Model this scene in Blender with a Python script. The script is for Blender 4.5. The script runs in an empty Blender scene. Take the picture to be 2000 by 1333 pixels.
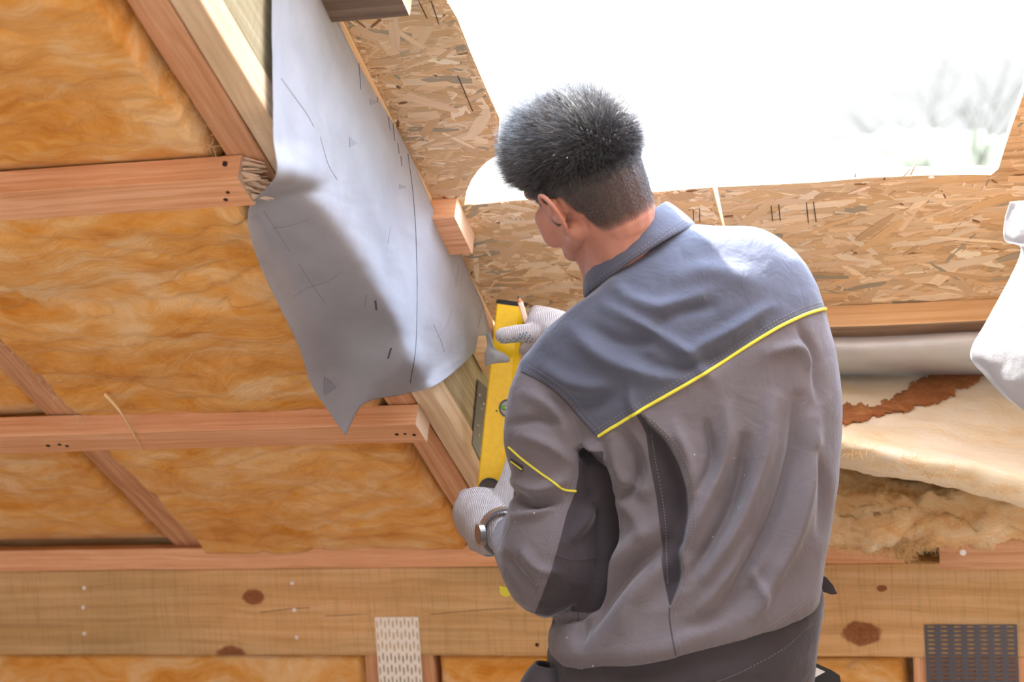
import bpy, bmesh, math, random
import numpy as np
from mathutils import Vector, Matrix, noise
from mathutils.bvhtree import BVHTree
random.seed(7); rng = np.random.default_rng(7)
scene = bpy.context.scene

# ------------------------------------------------------------------ camera, sky, sun, exposure
F = 3700.0
YAW, PIT, ROL, AL = np.radians([-14.854, -4.488, -3.513, 34.53])
cy, sy, cp, sp = np.cos(YAW), np.sin(YAW), np.cos(PIT), np.sin(PIT)
FW = np.array([sy*cp, cy*cp, sp]); RT = np.array([cy, -sy, 0.0]); UP = np.cross(RT, FW)
_c, _s = np.cos(ROL), np.sin(ROL); RT, UP = _c*RT + _s*UP, -_s*RT + _c*UP
CAM = np.array([0, -3.6, 1.6])
cam_d = bpy.data.cameras.new('camera'); cam = bpy.data.objects.new('camera', cam_d)
scene.collection.objects.link(cam); scene.camera = cam
cam_d.sensor_width = 36; cam_d.lens = F/2000*36; cam_d.clip_end = 500; cam_d.clip_start = .05
cam.matrix_world = Matrix(((RT[0], UP[0], -FW[0], CAM[0]), (RT[1], UP[1], -FW[1], CAM[1]), (RT[2], UP[2], -FW[2], CAM[2]), (0, 0, 0, 1)))
cam_d.dof.use_dof = True; cam_d.dof.focus_distance = 3.0; cam_d.dof.aperture_fstop = 4.0
scene.view_settings.view_transform = 'Standard'; scene.view_settings.look = 'None'
scene.view_settings.gamma = 1; scene.view_settings.use_curve_mapping = False
scene.view_settings.exposure = 0.55

w = bpy.data.worlds.new('sky'); scene.world = w; w.use_nodes = True
nt = w.node_tree; nt.nodes.clear()
tc = nt.nodes.new('ShaderNodeTexCoord'); sx = nt.nodes.new('ShaderNodeSeparateXYZ'); nt.links.new(tc.outputs['Generated'], sx.inputs[0])
def wramp(out, stops):
    mr = nt.nodes.new('ShaderNodeMapRange'); mr.inputs['From Min'].default_value = -1; mr.inputs['From Max'].default_value = 1; nt.links.new(out, mr.inputs['Value'])
    rp = nt.nodes.new('ShaderNodeValToRGB'); e = rp.color_ramp.elements
    while len(e) < len(stops): e.new(.5)
    for i, (p, c) in enumerate(stops): e[i].position = p*.5+.5; e[i].color = (*c, 1)
    nt.links.new(mr.outputs[0], rp.inputs[0]); return rp.outputs[0]
side = wramp(sx.outputs['Y'], [(-.7, (.10, .095, .09)), (.35, (1, 1, 1))])              # dimmer behind the camera, away from the sun
high = wramp(sx.outputs['Z'], [(.03, (.172, .175, .177)), (.15, (.22, .223, .226)), (.55, (1.75, 2.05, 2.55))])   # milky horizon, bright high sky
mm = nt.nodes.new('ShaderNodeMix'); mm.data_type = 'RGBA'; mm.blend_type = 'MULTIPLY'; mm.inputs[0].default_value = 1
nt.links.new(side, mm.inputs[6]); nt.links.new(high, mm.inputs[7])
# the lower rear of the sky dome stands for the bright open gable behind the camera
am = nt.nodes.new('ShaderNodeMix'); am.data_type = 'RGBA'; am.blend_type = 'ADD'; am.inputs[0].default_value = 1
gable = wramp(sx.outputs['Y'], [(-.6, (.62, .53, .48)), (.2, (.0, .0, .0))]); nt.links.new(mm.outputs[2], am.inputs[6]); nt.links.new(gable, am.inputs[7])
bg = nt.nodes.new('ShaderNodeBackground'); ow = nt.nodes.new('ShaderNodeOutputWorld'); bg.inputs[1].default_value = 4.0
nt.links.new(am.outputs[2], bg.inputs[0]); nt.links.new(bg.outputs[0], ow.inputs[0])
sd = bpy.data.lights.new('sun', 'SUN'); sd.energy = 26.0; sd.angle = math.radians(1.2); sd.color = (1, .97, .92)
sun = bpy.data.objects.new('sun', sd); scene.collection.objects.link(sun)
SUNV = Vector((-.50, .10, .85)).normalized()
sun.rotation_mode = 'QUATERNION'; sun.rotation_quaternion = SUNV.to_track_quat('Z', 'Y')

# ------------------------------------------------------------------ geometry helpers
SA, CA = math.sin(AL), math.cos(AL); NN = np.array([0, SA, CA]); Z0 = 0.904; O = np.array([0, 0, Z0])
def ray(px, py): return ((px-1000)*RT + (666.5-py)*UP + F*FW)/F
def Wp(px, py, d): return CAM + ray(px, py)*d                      # point at distance d along the view
def wallp(px, py, Y=0.0): d = ray(px, py); return CAM + d*((Y-CAM[1])/d[1])
def xplane(px, py, x): d = ray(px, py); return CAM + d*((x-CAM[0])/d[0])
def roofp(px, py, t=0.0):
    d = ray(px, py); return CAM + d*((t - NN@(CAM-O))/(NN@d))
def rc(x, s, t): return O + np.array([x, -s*CA, s*SA]) + t*NN
def inv(p): q = np.asarray(p)-O; return np.array([q[0], -q[1]*CA+q[2]*SA, q@NN])
def projv(P):
    v = np.asarray(P)-CAM; z = v@FW
    return np.stack([1000+F*(v@RT)/z, 666.5-F*(v@UP)/z], -1)
ROOF = Matrix(((1, 0, 0, 0), (0, -CA, -SA, 0), (0, SA, -CA, Z0), (0, 0, 0, 1)))   # local x, s, -t
WM = {}
def tag(o, label=None, cat=None, group=None, kind=None):
    if label: o['label'] = label
    if cat: o['category'] = cat
    if group: o['group'] = group
    if kind: o['kind'] = kind
    return o
def link(o, M=None, parent=None):
    M = M or Matrix.Identity(4); scene.collection.objects.link(o); WM[o.name] = M
    if parent: o.parent = parent; o.matrix_basis = WM[parent.name].inverted() @ M
    else: o.matrix_basis = M
    return o
def empty(name, loc=(0, 0, 0)):
    o = bpy.data.objects.new(name, None); o.empty_display_size = .05; return link(o, Matrix.Translation(Vector(loc)))
def mobj(name, V, Fc, mat, parent=None, M=None, smooth=False, world=False, solid=0, normals=None):
    """V are local unless world=True (then they are moved into the frame M)."""
    me = bpy.data.meshes.new(name)
    if world and M is not None:
        Mi = np.array(M.inverted()); V = np.asarray(V)@Mi[:3, :3].T + Mi[:3, 3]
    me.from_pydata([tuple(map(float, v)) for v in V], [], [tuple(map(int, f)) for f in Fc])
    if mat: me.materials.append(mat)
    if smooth: me.polygons.foreach_set('use_smooth', [True]*len(me.polygons))
    me.update()
    if normals is not None: me.normals_split_custom_set_from_vertices([tuple(n) for n in normals])
    o = link(bpy.data.objects.new(name, me), M, parent)
    if solid:
        m = o.modifiers.new('thickness', 'SOLIDIFY'); m.thickness = solid; m.offset = 0
    return o
def centre_frame(V): c = np.mean(np.asarray(V), 0); return Matrix.Translation(Vector(c))

class MB:
    def __init__(s): s.V = []; s.F = []
    def add(s, V, Fc):
        n = len(s.V); s.V += [np.array(v, float) for v in V]; s.F += [tuple(i+n for i in f) for f in Fc]
    def hexa(s, P): s.add(P, [(0, 3, 2, 1), (4, 5, 6, 7), (0, 1, 5, 4), (1, 2, 6, 5), (2, 3, 7, 6), (3, 0, 4, 7)])
    def box(s, a, b): s.hexa([(a[0], a[1], a[2]), (b[0], a[1], a[2]), (b[0], b[1], a[2]), (a[0], b[1], a[2]), (a[0], a[1], b[2]), (b[0], a[1], b[2]), (b[0], b[1], b[2]), (a[0], b[1], b[2])])
    def tube(s, pts, r, n=8, cap=True):
        pts = [np.array(p, float) for p in pts]; rs = r if hasattr(r, '__len__') else [r]*len(pts)
        rings = []; up = np.array([0.3, .2, 1.0])
        base = len(s.V)
        for i, p in enumerate(pts):
            t = pts[min(i+1, len(pts)-1)] - pts[max(i-1, 0)]; t = t/(np.linalg.norm(t)+1e-12)
            a = np.cross(t, up); a /= (np.linalg.norm(a)+1e-9); b = np.cross(t, a)
            for k in range(n):
                th = 2*math.pi*k/n; s.V.append(p + rs[i]*(math.cos(th)*a + math.sin(th)*b))
        for i in range(len(pts)-1):
            for k in range(n):
                a0 = base+i*n+k; a1 = base+i*n+(k+1) % n; s.F.append((a0, a1, a1+n, a0+n))
        if cap:
            s.F.append(tuple(base+k for k in range(n))[::-1]); s.F.append(tuple(base+(len(pts)-1)*n+k for k in range(n)))
    def build(s, name, mat, parent=None, M=None, **k):
        if M is None: M = centre_frame(s.V)
        return mobj(name, s.V, s.F, mat, parent, M, world=True, **k)

def capsule(mb, p, q, r0, r1, n=16):
    p = np.array(p, float); q = np.array(q, float); L = np.linalg.norm(q-p); t = (q-p)/(L+1e-9)
    pts = []; rs = []
    for a in np.linspace(-90, 0, 6): pts.append(p + t*r0*math.sin(math.radians(a))); rs.append(max(r0*math.cos(math.radians(a)), 1e-4))
    for a in np.linspace(0, 90, 6): pts.append(q + t*r1*math.sin(math.radians(a))); rs.append(max(r1*math.cos(math.radians(a)), 1e-4))
    mb.tube(pts, rs, n)
def polycap(mb, pts, rs):
    for i in range(len(pts)-1): capsule(mb, pts[i], pts[i+1], rs[i], rs[i+1])
def fuse(mb, voxel, smooth=6, factor=.5):
    me = bpy.data.meshes.new('tmp'); me.from_pydata([tuple(map(float, v)) for v in mb.V], [], mb.F)
    o = bpy.data.objects.new('tmp', me); scene.collection.objects.link(o)
    m = o.modifiers.new('r', 'REMESH'); m.mode = 'VOXEL'; m.voxel_size = voxel
    if smooth: m = o.modifiers.new('s', 'SMOOTH'); m.iterations = smooth; m.factor = factor
    dg = bpy.context.evaluated_depsgraph_get(); e = o.evaluated_get(dg); em = e.to_mesh()
    V = np.empty(len(em.vertices)*3); em.vertices.foreach_get('co', V); V = V.reshape(-1, 3)
    Fc = [tuple(p.vertices) for p in em.polygons]
    N = np.empty(len(em.vertices)*3); em.vertices.foreach_get('normal', N); N = N.reshape(-1, 3)
    e.to_mesh_clear(); bpy.data.objects.remove(o); bpy.data.meshes.remove(me)
    return V, Fc, N
def vnormals(V, Fc):
    T = tris(Fc); n = np.cross(V[T[:, 1]]-V[T[:, 0]], V[T[:, 2]]-V[T[:, 0]]); N = np.zeros_like(V)
    for k in range(3): np.add.at(N, T[:, k], n)
    return N/(np.linalg.norm(N, axis=1)[:, None]+1e-12)
def tris(Fc):
    T = []
    for f in Fc:
        for k in range(1, len(f)-1): T.append((f[0], f[k], f[k+1]))
    return np.array(T)
def catmull(P, n):
    P = np.array(P, float); m = len(P); out = []
    for u in np.linspace(0, m-1, n):
        i = min(int(u), m-2); t = u-i
        p1, p2 = P[i], P[i+1]; p0 = P[i-1] if i > 0 else 2*p1-p2; p3 = P[i+2] if i+2 < m else 2*p2-p1
        out.append(.5*(2*p1+(p2-p0)*t+(2*p0-5*p1+4*p2-p3)*t*t+(-p0+3*p1-3*p2+p3)*t**3))
    return np.array(out)
def segdist(P, A, B):
    d = B-A; t = np.clip(((P-A)@d)/(d@d+1e-9), 0, 1); return np.linalg.norm(P-(A+t[:, None]*d), axis=1), t
def polydist(P, pts):
    best = np.full(len(P), 1e9); tt = np.zeros(len(P)); n = len(pts)-1
    for i in range(n):
        d, t = segdist(P, np.array(pts[i], float), np.array(pts[i+1], float)); m = d < best; best[m] = d[m]; tt[m] = (i+t[m])/n
    return best, tt
def inside(P, poly):
    poly = np.array(poly, float); c = np.zeros(len(P), bool); j = len(poly)-1
    for i in range(len(poly)):
        a, b = poly[i], poly[j]
        c ^= ((a[1] > P[:, 1]) != (b[1] > P[:, 1])) & (P[:, 0] < (b[0]-a[0])*(P[:, 1]-a[1])/(b[1]-a[1]+1e-12)+a[0]); j = i
    return c
def sdf(P, poly):
    d, _ = polydist(P, list(poly)+[poly[0]]); return np.where(inside(P, poly), d, -d)
def cut(V, T, Nn, s):
    """split a triangle mesh along s=0 -> (V, N, Tpos, Tneg, s)"""
    V = list(V); Nn = list(Nn); s = list(s); E = {}; pos = []; neg = []
    def mid(a, b):
        k = (min(a, b), max(a, b))
        if k not in E:
            t = s[a]/(s[a]-s[b]); V.append(V[a]+(V[b]-V[a])*t); Nn.append(Nn[a]+(Nn[b]-Nn[a])*t); s.append(0.0); E[k] = len(V)-1
        return E[k]
    for t in T:
        sg = [s[i] > 0 for i in t]
        if all(sg): pos.append(tuple(t))
        elif not any(sg): neg.append(tuple(t))
        else:
            for r in range(3):
                a, b, c = t[r], t[(r+1) % 3], t[(r+2) % 3]
                sa, sb, sc = s[a] > 0, s[b] > 0, s[c] > 0
                if sa != sb and sa != sc:
                    p, q = mid(a, b), mid(a, c)
                    (pos if sa else neg).append((a, p, q)); o = neg if sa else pos; o.append((p, b, c)); o.append((p, c, q)); break
    return np.array(V), np.array(Nn), np.array(pos), np.array(neg), np.array(s)
def sub(V, N, T):
    u, iv = np.unique(T.ravel(), return_inverse=True); return V[u], N[u], iv.reshape(-1, 3)
def bvh(V, Fc): return BVHTree.FromPolygons([Vector(v) for v in V], [tuple(map(int, f)) for f in Fc])
def hit(tree, px, py, off=0.0):
    d = Vector(ray(px, py)).normalized(); r = tree.ray_cast(Vector(CAM), d)
    if r[0] is None: return None
    n = r[1] if r[1].dot(d) < 0 else -r[1]
    return np.array(r[0]+n*off), np.array(n)
def dense(pts, step=4):
    pts = np.array(pts, float); n = max(2, int(sum(np.linalg.norm(pts[1:]-pts[:-1], axis=1))/step)); return catmull(pts, n) if len(pts) > 2 else np.linspace(pts[0], pts[1], n)
def project_tube(mb, tree, pts, r, off, step=4, n=6):
    run = []
    for p in dense(pts, step):
        h = hit(tree, *p, off)
        if h is None or (run and np.linalg.norm(h[0]-run[-1]) > .03):
            if len(run) > 1: mb.tube(run, r, n)
            run = []
            if h is None: continue
        run.append(h[0])
    if len(run) > 1: mb.tube(run, r, n)
def project_dash(mb, tree, pts, r, off, on=4, gap=3):
    P = dense(pts, 1.0); i = 0
    while i+on < len(P):
        a = hit(tree, *P[i], off); b = hit(tree, *P[i+on], off)
        if a and b and np.linalg.norm(a[0]-b[0]) < .02: mb.tube([a[0], b[0]], r, 4)
        i += on+gap

# ------------------------------------------------------------------ materials
class Mat:
    def __init__(s, name, rough=.8, spec=.3):
        s.m = bpy.data.materials.new(name); s.m.use_nodes = True; s.t = s.m.node_tree; s.b = s.t.nodes['Principled BSDF']
        s.b.inputs['Roughness'].default_value = rough; s.b.inputs['Specular IOR Level'].default_value = spec; s.tc = None
    def n(s, ty, **k):
        x = s.t.nodes.new(ty)
        for a, v in k.items():
            if a in x.inputs: x.inputs[a].default_value = v
            else: setattr(x, a, v)
        return x
    def l(s, a, b): s.t.links.new(a, b)
    def obj(s, scale=(1, 1, 1), loc=(0, 0, 0), rand=False):
        if s.tc is None: s.tc = s.n('ShaderNodeTexCoord')
        mp = s.n('ShaderNodeMapping'); mp.inputs['Scale'].default_value = scale; mp.inputs['Location'].default_value = loc
        src = s.tc.outputs['Object']
        if rand:
            oi = s.n('ShaderNodeObjectInfo'); mu = s.n('ShaderNodeVectorMath', operation='MULTIPLY_ADD')
            cx = s.n('ShaderNodeCombineXYZ'); 
            for k in range(3): s.l(oi.outputs['Random'], cx.inputs[k])
            s.l(cx.outputs[0], mu.inputs[0]); mu.inputs[1].default_value = (17, 31, 23); s.l(src, mu.inputs[2]); src = mu.outputs[0]
        s.l(src, mp.inputs[0]); return mp.outputs[0]
    def noise(s, vec, scale, detail=4, rough=.55, dist=0.0):
        x = s.n('ShaderNodeTexNoise'); s.l(vec, x.inputs['Vector']); x.inputs['Scale'].default_value = scale
        x.inputs['Detail'].default_value = detail; x.inputs['Roughness'].default_value = rough; x.inputs['Distortion'].default_value = dist
        return x.outputs['Fac']
    def ramp(s, fac, stops):
        x = s.n('ShaderNodeValToRGB'); e = x.color_ramp.elements
        while len(e) < len(stops): e.new(.5)
        for i, (p, c) in enumerate(stops): e[i].position = p; e[i].color = (*c, 1) if len(c) == 3 else c
        s.l(fac, x.inputs[0]); return x.outputs[0]
    def mix(s, fac, a, b, mode='MIX'):
        x = s.n('ShaderNodeMix', data_type='RGBA', blend_type=mode)
        for v, i in ((fac, 0), (a, 6), (b, 7)):
            if isinstance(v, (int, float)): x.inputs[i].default_value = v
            elif isinstance(v, tuple): x.inputs[i].default_value = (*v, 1)
            else: s.l(v, x.inputs[i])
        return x.outputs[2]
    def math(s, op, a, b=0.0, clamp=False):
        x = s.n('ShaderNodeMath', operation=op, use_clamp=clamp)
        for v, i in ((a, 0), (b, 1)):
            if isinstance(v, (int, float)): x.inputs[i].default_value = v
            else: s.l(v, x.inputs[i])
        return x.outputs[0]
    def bump(s, h, dist, strength=1.0, prev=None):
        x = s.n('ShaderNodeBump'); x.inputs['Distance'].default_value = dist; x.inputs['Strength'].default_value = strength; s.l(h, x.inputs['Height'])
        if prev is not None: s.l(prev, x.inputs['Normal'])
        s.l(x.outputs[0], s.b.inputs['Normal']); return x.outputs[0]
    def col(s, c):
        if isinstance(c, tuple): s.b.inputs['Base Color'].default_value = (*c, 1)
        else: s.l(c, s.b.inputs['Base Color'])
        return s
def plain(name, c, rough=.6, metal=0.0, spec=.4):
    m = Mat(name, rough, spec); m.col(c); m.b.inputs['Metallic'].default_value = metal; return m.m

def wood(name, dark, mid, light, knots=(), grain=1.0, rough_sawn=.5, green=0.0, fine=1.0):
    m = Mat(name, .75, .25); v = m.obj(rand=not knots)
    warp = m.noise(m.obj((1.6, 7, 7), rand=not knots), 1.0, 3)
    y = m.n('ShaderNodeVectorMath', operation='MULTIPLY_ADD'); cx = m.n('ShaderNodeCombineXYZ')
    m.l(warp, cx.inputs[1]); m.l(warp, cx.inputs[2]); m.l(cx.outputs[0], y.inputs[0]); y.inputs[1].default_value = (0, .05, .05); m.l(v, y.inputs[2])
    vec = y.outputs[0]; kmask = None
    for (kx, ky, kz, kr) in knots:
        d = m.n('ShaderNodeVectorMath', operation='SUBTRACT'); m.l(m.tc.outputs['Object'], d.inputs[0]); d.inputs[1].default_value = (kx, ky, kz)
        d2 = m.n('ShaderNodeVectorMath', operation='MULTIPLY'); m.l(d.outputs[0], d2.inputs[0]); d2.inputs[1].default_value = (.75, .3, 1.15)
        ln = m.n('ShaderNodeVectorMath', operation='LENGTH'); m.l(d2.outputs[0], ln.inputs[0]); dist = ln.outputs['Value']
        push = m.math('DIVIDE', kr*.9, m.math('ADD', m.math('MULTIPLY', dist, dist), kr*kr*4)); push = m.math('MULTIPLY', push, kr*.65)
        sg = m.n('ShaderNodeVectorMath', operation='MULTIPLY'); m.l(d.outputs[0], sg.inputs[0]); sg.inputs[1].default_value = (0, 0, 1)
        sc = m.n('ShaderNodeVectorMath', operation='SCALE'); m.l(sg.outputs[0], sc.inputs[0]); m.l(m.math('MULTIPLY', push, -1.3), sc.inputs['Scale'])
        ad = m.n('ShaderNodeVectorMath', operation='ADD'); m.l(vec, ad.inputs[0]); m.l(sc.outputs[0], ad.inputs[1]); vec = ad.outputs[0]
        wob = m.math('ADD', dist, m.math('MULTIPLY', m.noise(m.tc.outputs['Object'], 60, 2), kr*.35))
        k = m.ramp(m.math('DIVIDE', wob, kr), [(0.0, (1, 1, 1)), (.62, (.85,)*3), (.95, (.5,)*3), (1.0, (.1,)*3)] if False else [(0, (1, 1, 1)), (.85, (.9,)*3), (1.0, (0, 0, 0))])
        kmask = k if kmask is None else m.mix(1.0, kmask, k, 'LIGHTEN')
    st = m.n('ShaderNodeMapping'); st.inputs['Scale'].default_value = (1.7*grain, 105*grain*fine, 105*grain*fine); m.l(vec, st.inputs[0])
    g = m.noise(st.outputs[0], 1.0, 4, .6)
    st2 = m.n('ShaderNodeMapping'); st2.inputs['Scale'].default_value = (9, 420, 420); m.l(vec, st2.inputs[0]); g2 = m.noise(st2.outputs[0], 1.0, 2)
    big = m.noise(m.obj((1, 1, 1), rand=not knots), 5, 3)
    f = m.math('ADD', m.math('MULTIPLY', g, .75), m.math('MULTIPLY', g2, .12)); f = m.math('ADD', f, m.math('MULTIPLY', big, .22))
    c = m.ramp(f, [(.34, dark), (.52, mid), (.68, light)])
    if green:
        gm = m.ramp(m.noise(m.obj((.6, 1.6, 1.6), (3, 1, 0)), 3.0, 3), [(.42, (0,)*3), (.68, (1,)*3)])
        c = m.mix(m.math('MULTIPLY', gm, green), c, (.27, .25, .12))
        blt = m.noise(m.obj((240, 14, 14)), 1.0, 2); c = m.mix(m.math('MULTIPLY', m.ramp(blt, [(.5, (0,)*3), (.72, (1,)*3)]), .22), c, (.16, .14, .07))
    if kmask is not None:
        ring = m.noise(m.tc.outputs['Object'], 150, 2); kc = m.ramp(ring, [(.3, (.14, .032, .01)), (.7, (.30, .085, .028))]); c = m.mix(m.math('MULTIPLY', kmask, .9), c, kc)
    m.col(c)
    saw = m.noise(m.obj((300, 60, 60)), 1.0, 3)
    b = m.bump(m.math('ADD', f, m.math('MULTIPLY', saw, rough_sawn)), .0012, .8); return m.m

BATTEN = ((.58, .27, .125), (.76, .40, .21), (.87, .54, .33))
M_batten = wood('pink_sawn_spruce', *BATTEN)
M_rafter_p = wood('brown_sawn_spruce', (.42, .20, .095), (.58, .30, .155), (.70, .42, .25))
M_beige = wood('beige_sawn_spruce', (.58, .42, .25), (.70, .53, .34), (.80, .65, .46), rough_sawn=1.0)
M_treated = wood('greenish_treated_rafter', (.27, .22, .125), (.38, .32, .20), (.50, .43, .29), rough_sawn=1.2, green=.35)
M_light = wood('pale_cut_lumber', (.62, .42, .22), (.80, .58, .34), (.88, .70, .48))
M_lath = wood('orange_pine_lath', (.66, .38, .17), (.80, .53, .28), (.88, .64, .38))
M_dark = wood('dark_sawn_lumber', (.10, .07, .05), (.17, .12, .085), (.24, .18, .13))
M_end = plain('pale_end_grain', (.80, .62, .46), .9)
M_hole = plain('dark_nail_hole', (.05, .02, .012), .9)
M_screw = plain('zinc_nail_head', (.90, .90, .90), .4, .1)

def insul(name, stops, fuzz=1.0, scale=1.0, rand=True, stain=None):
    m = Mat(name, 1.0, .05)
    v = m.obj((1, 1, 1), rand=rand)
    wn = m.n('ShaderNodeTexNoise'); m.l(v, wn.inputs['Vector']); wn.inputs['Scale'].default_value = 3.2*scale; wn.inputs['Detail'].default_value = 3
    ad = m.n('ShaderNodeVectorMath', operation='MULTIPLY_ADD'); m.l(wn.outputs['Color'], ad.inputs[0]); ad.inputs[1].default_value = (.20, .30, .2); m.l(v, ad.inputs[2])
    mp = m.n('ShaderNodeMapping'); mp.inputs['Scale'].default_value = (3*scale, 8*scale, 8*scale); mp.inputs['Rotation'].default_value = (0, 0, .12); m.l(ad.outputs[0], mp.inputs[0])
    a = m.noise(mp.outputs[0], 1.3, 7, .62, .7); b = m.noise(v, 7*scale, 4, .6, 1.2)
    mp2 = m.n('ShaderNodeMapping'); mp2.inputs['Scale'].default_value = (22*scale, 130*scale, 130*scale); m.l(ad.outputs[0], mp2.inputs[0]); c = m.noise(mp2.outputs[0], 1, 4, .65, 1.0)
    f = m.math('ADD', m.math('MULTIPLY', a, .62), m.math('MULTIPLY', b, .28)); f = m.math('ADD', f, m.math('MULTIPLY', c, .14))
    colr = m.ramp(f, stops)
    if stain:
        pass
    m.col(colr)
    m.b.inputs['Sheen Weight'].default_value = .25; m.b.inputs['Sheen Roughness'].default_value = .6
    m.b.inputs['Sheen Tint'].default_value = (1, .8, .55, 1)
    m.bump(m.math('ADD', m.math('MULTIPLY', a, .6), m.math('MULTIPLY', c, .4)), .016*fuzz, .55); return m.m
M_ins = insul('orange_glass_wool', [(.38, (.56, .20, .018)), (.46, (.72, .32, .055)), (.53, (.78, .41, .12)), (.59, (.83, .53, .24)), (.70, (.88, .65, .38))])
M_cream = insul('cream_glass_wool', [(.34, (.84, .62, .32)), (.44, (.93, .82, .58)), (.54, (.95, .88, .70)), (.70, (.96, .92, .80))], fuzz=.5)
M_heap = insul('torn_glass_wool', [(.34, (.62, .30, .10)), (.45, (.84, .52, .24)), (.54, (.90, .66, .38)), (.66, (.95, .82, .60))], fuzz=1.6, scale=1.8)
M_fib = plain('wool_fibre', (.90, .66, .36), 1.0, 0, .1)
M_paper = insul('brown_scorched_wool', [(.35, (.24, .065, .015)), (.5, (.42, .14, .035)), (.66, (.58, .26, .09))], scale=3.0)

def cloth(name, c1, c2, speck=False, rough=.85, weave=1400):
    m = Mat(name, rough, .35); v = m.obj()
    f = m.noise(v, 9, 3); c = m.mix(m.ramp(f, [(.35, (0,)*3), (.65, (1,)*3)]), c1, c2)
    if speck:
        vo = m.n('ShaderNodeTexVoronoi'); m.l(v, vo.inputs['Vector']); vo.inputs['Scale'].default_value = 34
        sp = m.ramp(m.math('ADD', vo.outputs['Distance'], m.math('MULTIPLY', m.noise(v, 11, 1), .0)), [(.028, (1,)*3), (.045, (0,)*3)])
        gate = m.ramp(m.noise(v, 14, 1), [(.52, (0,)*3), (.56, (1,)*3)]); c = m.mix(m.math('MULTIPLY', sp, gate), c, (.75, .76, .78))
    m.col(c); m.b.inputs['Sheen Weight'].default_value = .35; m.b.inputs['Sheen Tint'].default_value = (.85, .9, 1, 1); m.b.inputs['Sheen Roughness'].default_value = .4
    t = m.noise(m.obj((1, 1, .6)), weave, 1); fo = m.noise(m.obj((1, 1, 1)), 26, 4, .55, .6)
    b = m.bump(fo, .006, .55); m.bump(t, .0006, .5, b); return m.m
M_body_cloth = cloth('taupe_work_cloth', (.128, .115, .125), (.152, .137, .15), True)
M_yoke = cloth('slate_work_cloth', (.078, .088, .125), (.094, .106, .15), True)
M_panel = cloth('charcoal_work_cloth', (.036, .030, .036), (.046, .039, .046))
M_trouser = cloth('trouser_cloth', (.040, .035, .040), (.052, .045, .052))
M_pipe = plain('yellow_piping', (.72, .66, .05), .6)
M_thread = plain('seam_thread', (.25, .23, .25), .9)
M_seam = plain('dark_seam_thread', (.06, .05, .06), .9)  # dark thread colour for the tubes laid along the jacket seams
M_skin = Mat('skin', .5, .4); _v = M_skin.obj(); _sk = M_skin.ramp(M_skin.noise(_v, 22, 4), [(.3, (.42, .19, .135)), (.7, (.54, .27, .20))])
_at = M_skin.n('ShaderNodeAttribute', attribute_name='scalp'); _g = M_skin.math('ADD', _at.outputs['Fac'], M_skin.math('MULTIPLY', M_skin.math('SUBTRACT', M_skin.noise(_v, 700, 2), .5), .5)); M_skin.col(M_skin.mix(M_skin.ramp(_g, [(.1, (0,)*3), (.75, (.93,)*3)]), _sk, (.045, .028, .024)))
M_skin.b.inputs['Subsurface Weight'].default_value = .25; M_skin.b.inputs['Subsurface Radius'].default_value = (.012, .004, .002); M_skin.b.inputs['Subsurface Scale'].default_value = .6
M_skin.bump(M_skin.noise(_v, 400, 2), .0008, .4); M_skin = M_skin.m
M_hair = Mat('dark_hair', .38, .6); M_hair.col(M_hair.ramp(M_hair.noise(M_hair.obj(), 60, 2), [(.35, (.008, .009, .015)), (.7, (.032, .027, .028))])); M_hair.b.inputs['Sheen Weight'].default_value = .24; M_hair.b.inputs['Sheen Roughness'].default_value = .35; M_hair.b.inputs['Specular IOR Level'].default_value = 1.0; M_hair.b.inputs['Roughness'].default_value = .30; M_hair.b.inputs['Coat Weight'].default_value = 1.0; M_hair.b.inputs['Coat Roughness'].default_value = .2; M_hair = M_hair.m
M_scalp = plain('scalp_stubble', (.03, .022, .022), .8)
def glovemat():
    m = Mat('knit_cotton', .95, .1); v = m.obj((1, 1, 1))
    wv = m.n('ShaderNodeTexWave', wave_type='BANDS', bands_direction='X'); m.l(v, wv.inputs['Vector']); wv.inputs['Scale'].default_value = 95; wv.inputs['Distortion'].default_value = 5; wv.inputs['Detail'].default_value = 1; wv.inputs['Detail Scale'].default_value = .5
    wv2 = m.n('ShaderNodeTexWave', wave_type='BANDS', bands_direction='Z'); m.l(v, wv2.inputs['Vector']); wv2.inputs['Scale'].default_value = 260; wv2.inputs['Distortion'].default_value = 2
    h = m.math('ADD', wv.outputs['Fac'], m.math('MULTIPLY', wv2.outputs['Fac'], .5))
    m.col(m.ramp(m.math('ADD', m.math('MULTIPLY', h, .5), m.math('MULTIPLY', m.noise(v, 30, 3), .7)), [(.35, (.66, .56, .54)), (.8, (.92, .88, .88))]))
    m.bump(h, .003, 1.0); return m.m
M_glove = glovemat()
M_dot = plain('teal_rubber_dot', (.03, .16, .22), .5)
def levelmat():
    m = Mat('yellow_anodised_aluminium', .38, .5); v = m.obj(); m.col(m.ramp(m.noise(v, 90, 4), [(.3, (.86, .54, .004)), (.7, (.95, .63, .01))])); m.bump(m.noise(v, 1500, 1), .0003, .4); return m.m
M_level = levelmat(); M_black = plain('black_rubber', (.012, .012, .014), .5); M_ring = plain('vial_ring', (.02, .03, .035), .3)
M_vial = plain('green_vial', (.12, .42, .05), .15); M_lens = plain('dark_vial_glass', (.09, .07, .06), .1, 0, .8)
M_pencil = plain('raw_pencil_wood', (.78, .60, .48), .7); M_tipw = plain('sharpened_wood', (.45, .20, .10), .8); M_lead = plain('graphite', (.05, .05, .05), .5)
M_steel = plain('brushed_steel', (.55, .53, .52), .3, .9); M_galv = plain('light_galvanised_steel', (.88, .85, .76), .5, .05); M_galvd = plain('dark_galvanised_steel', (.10, .095, .11), .45, .3)

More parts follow.
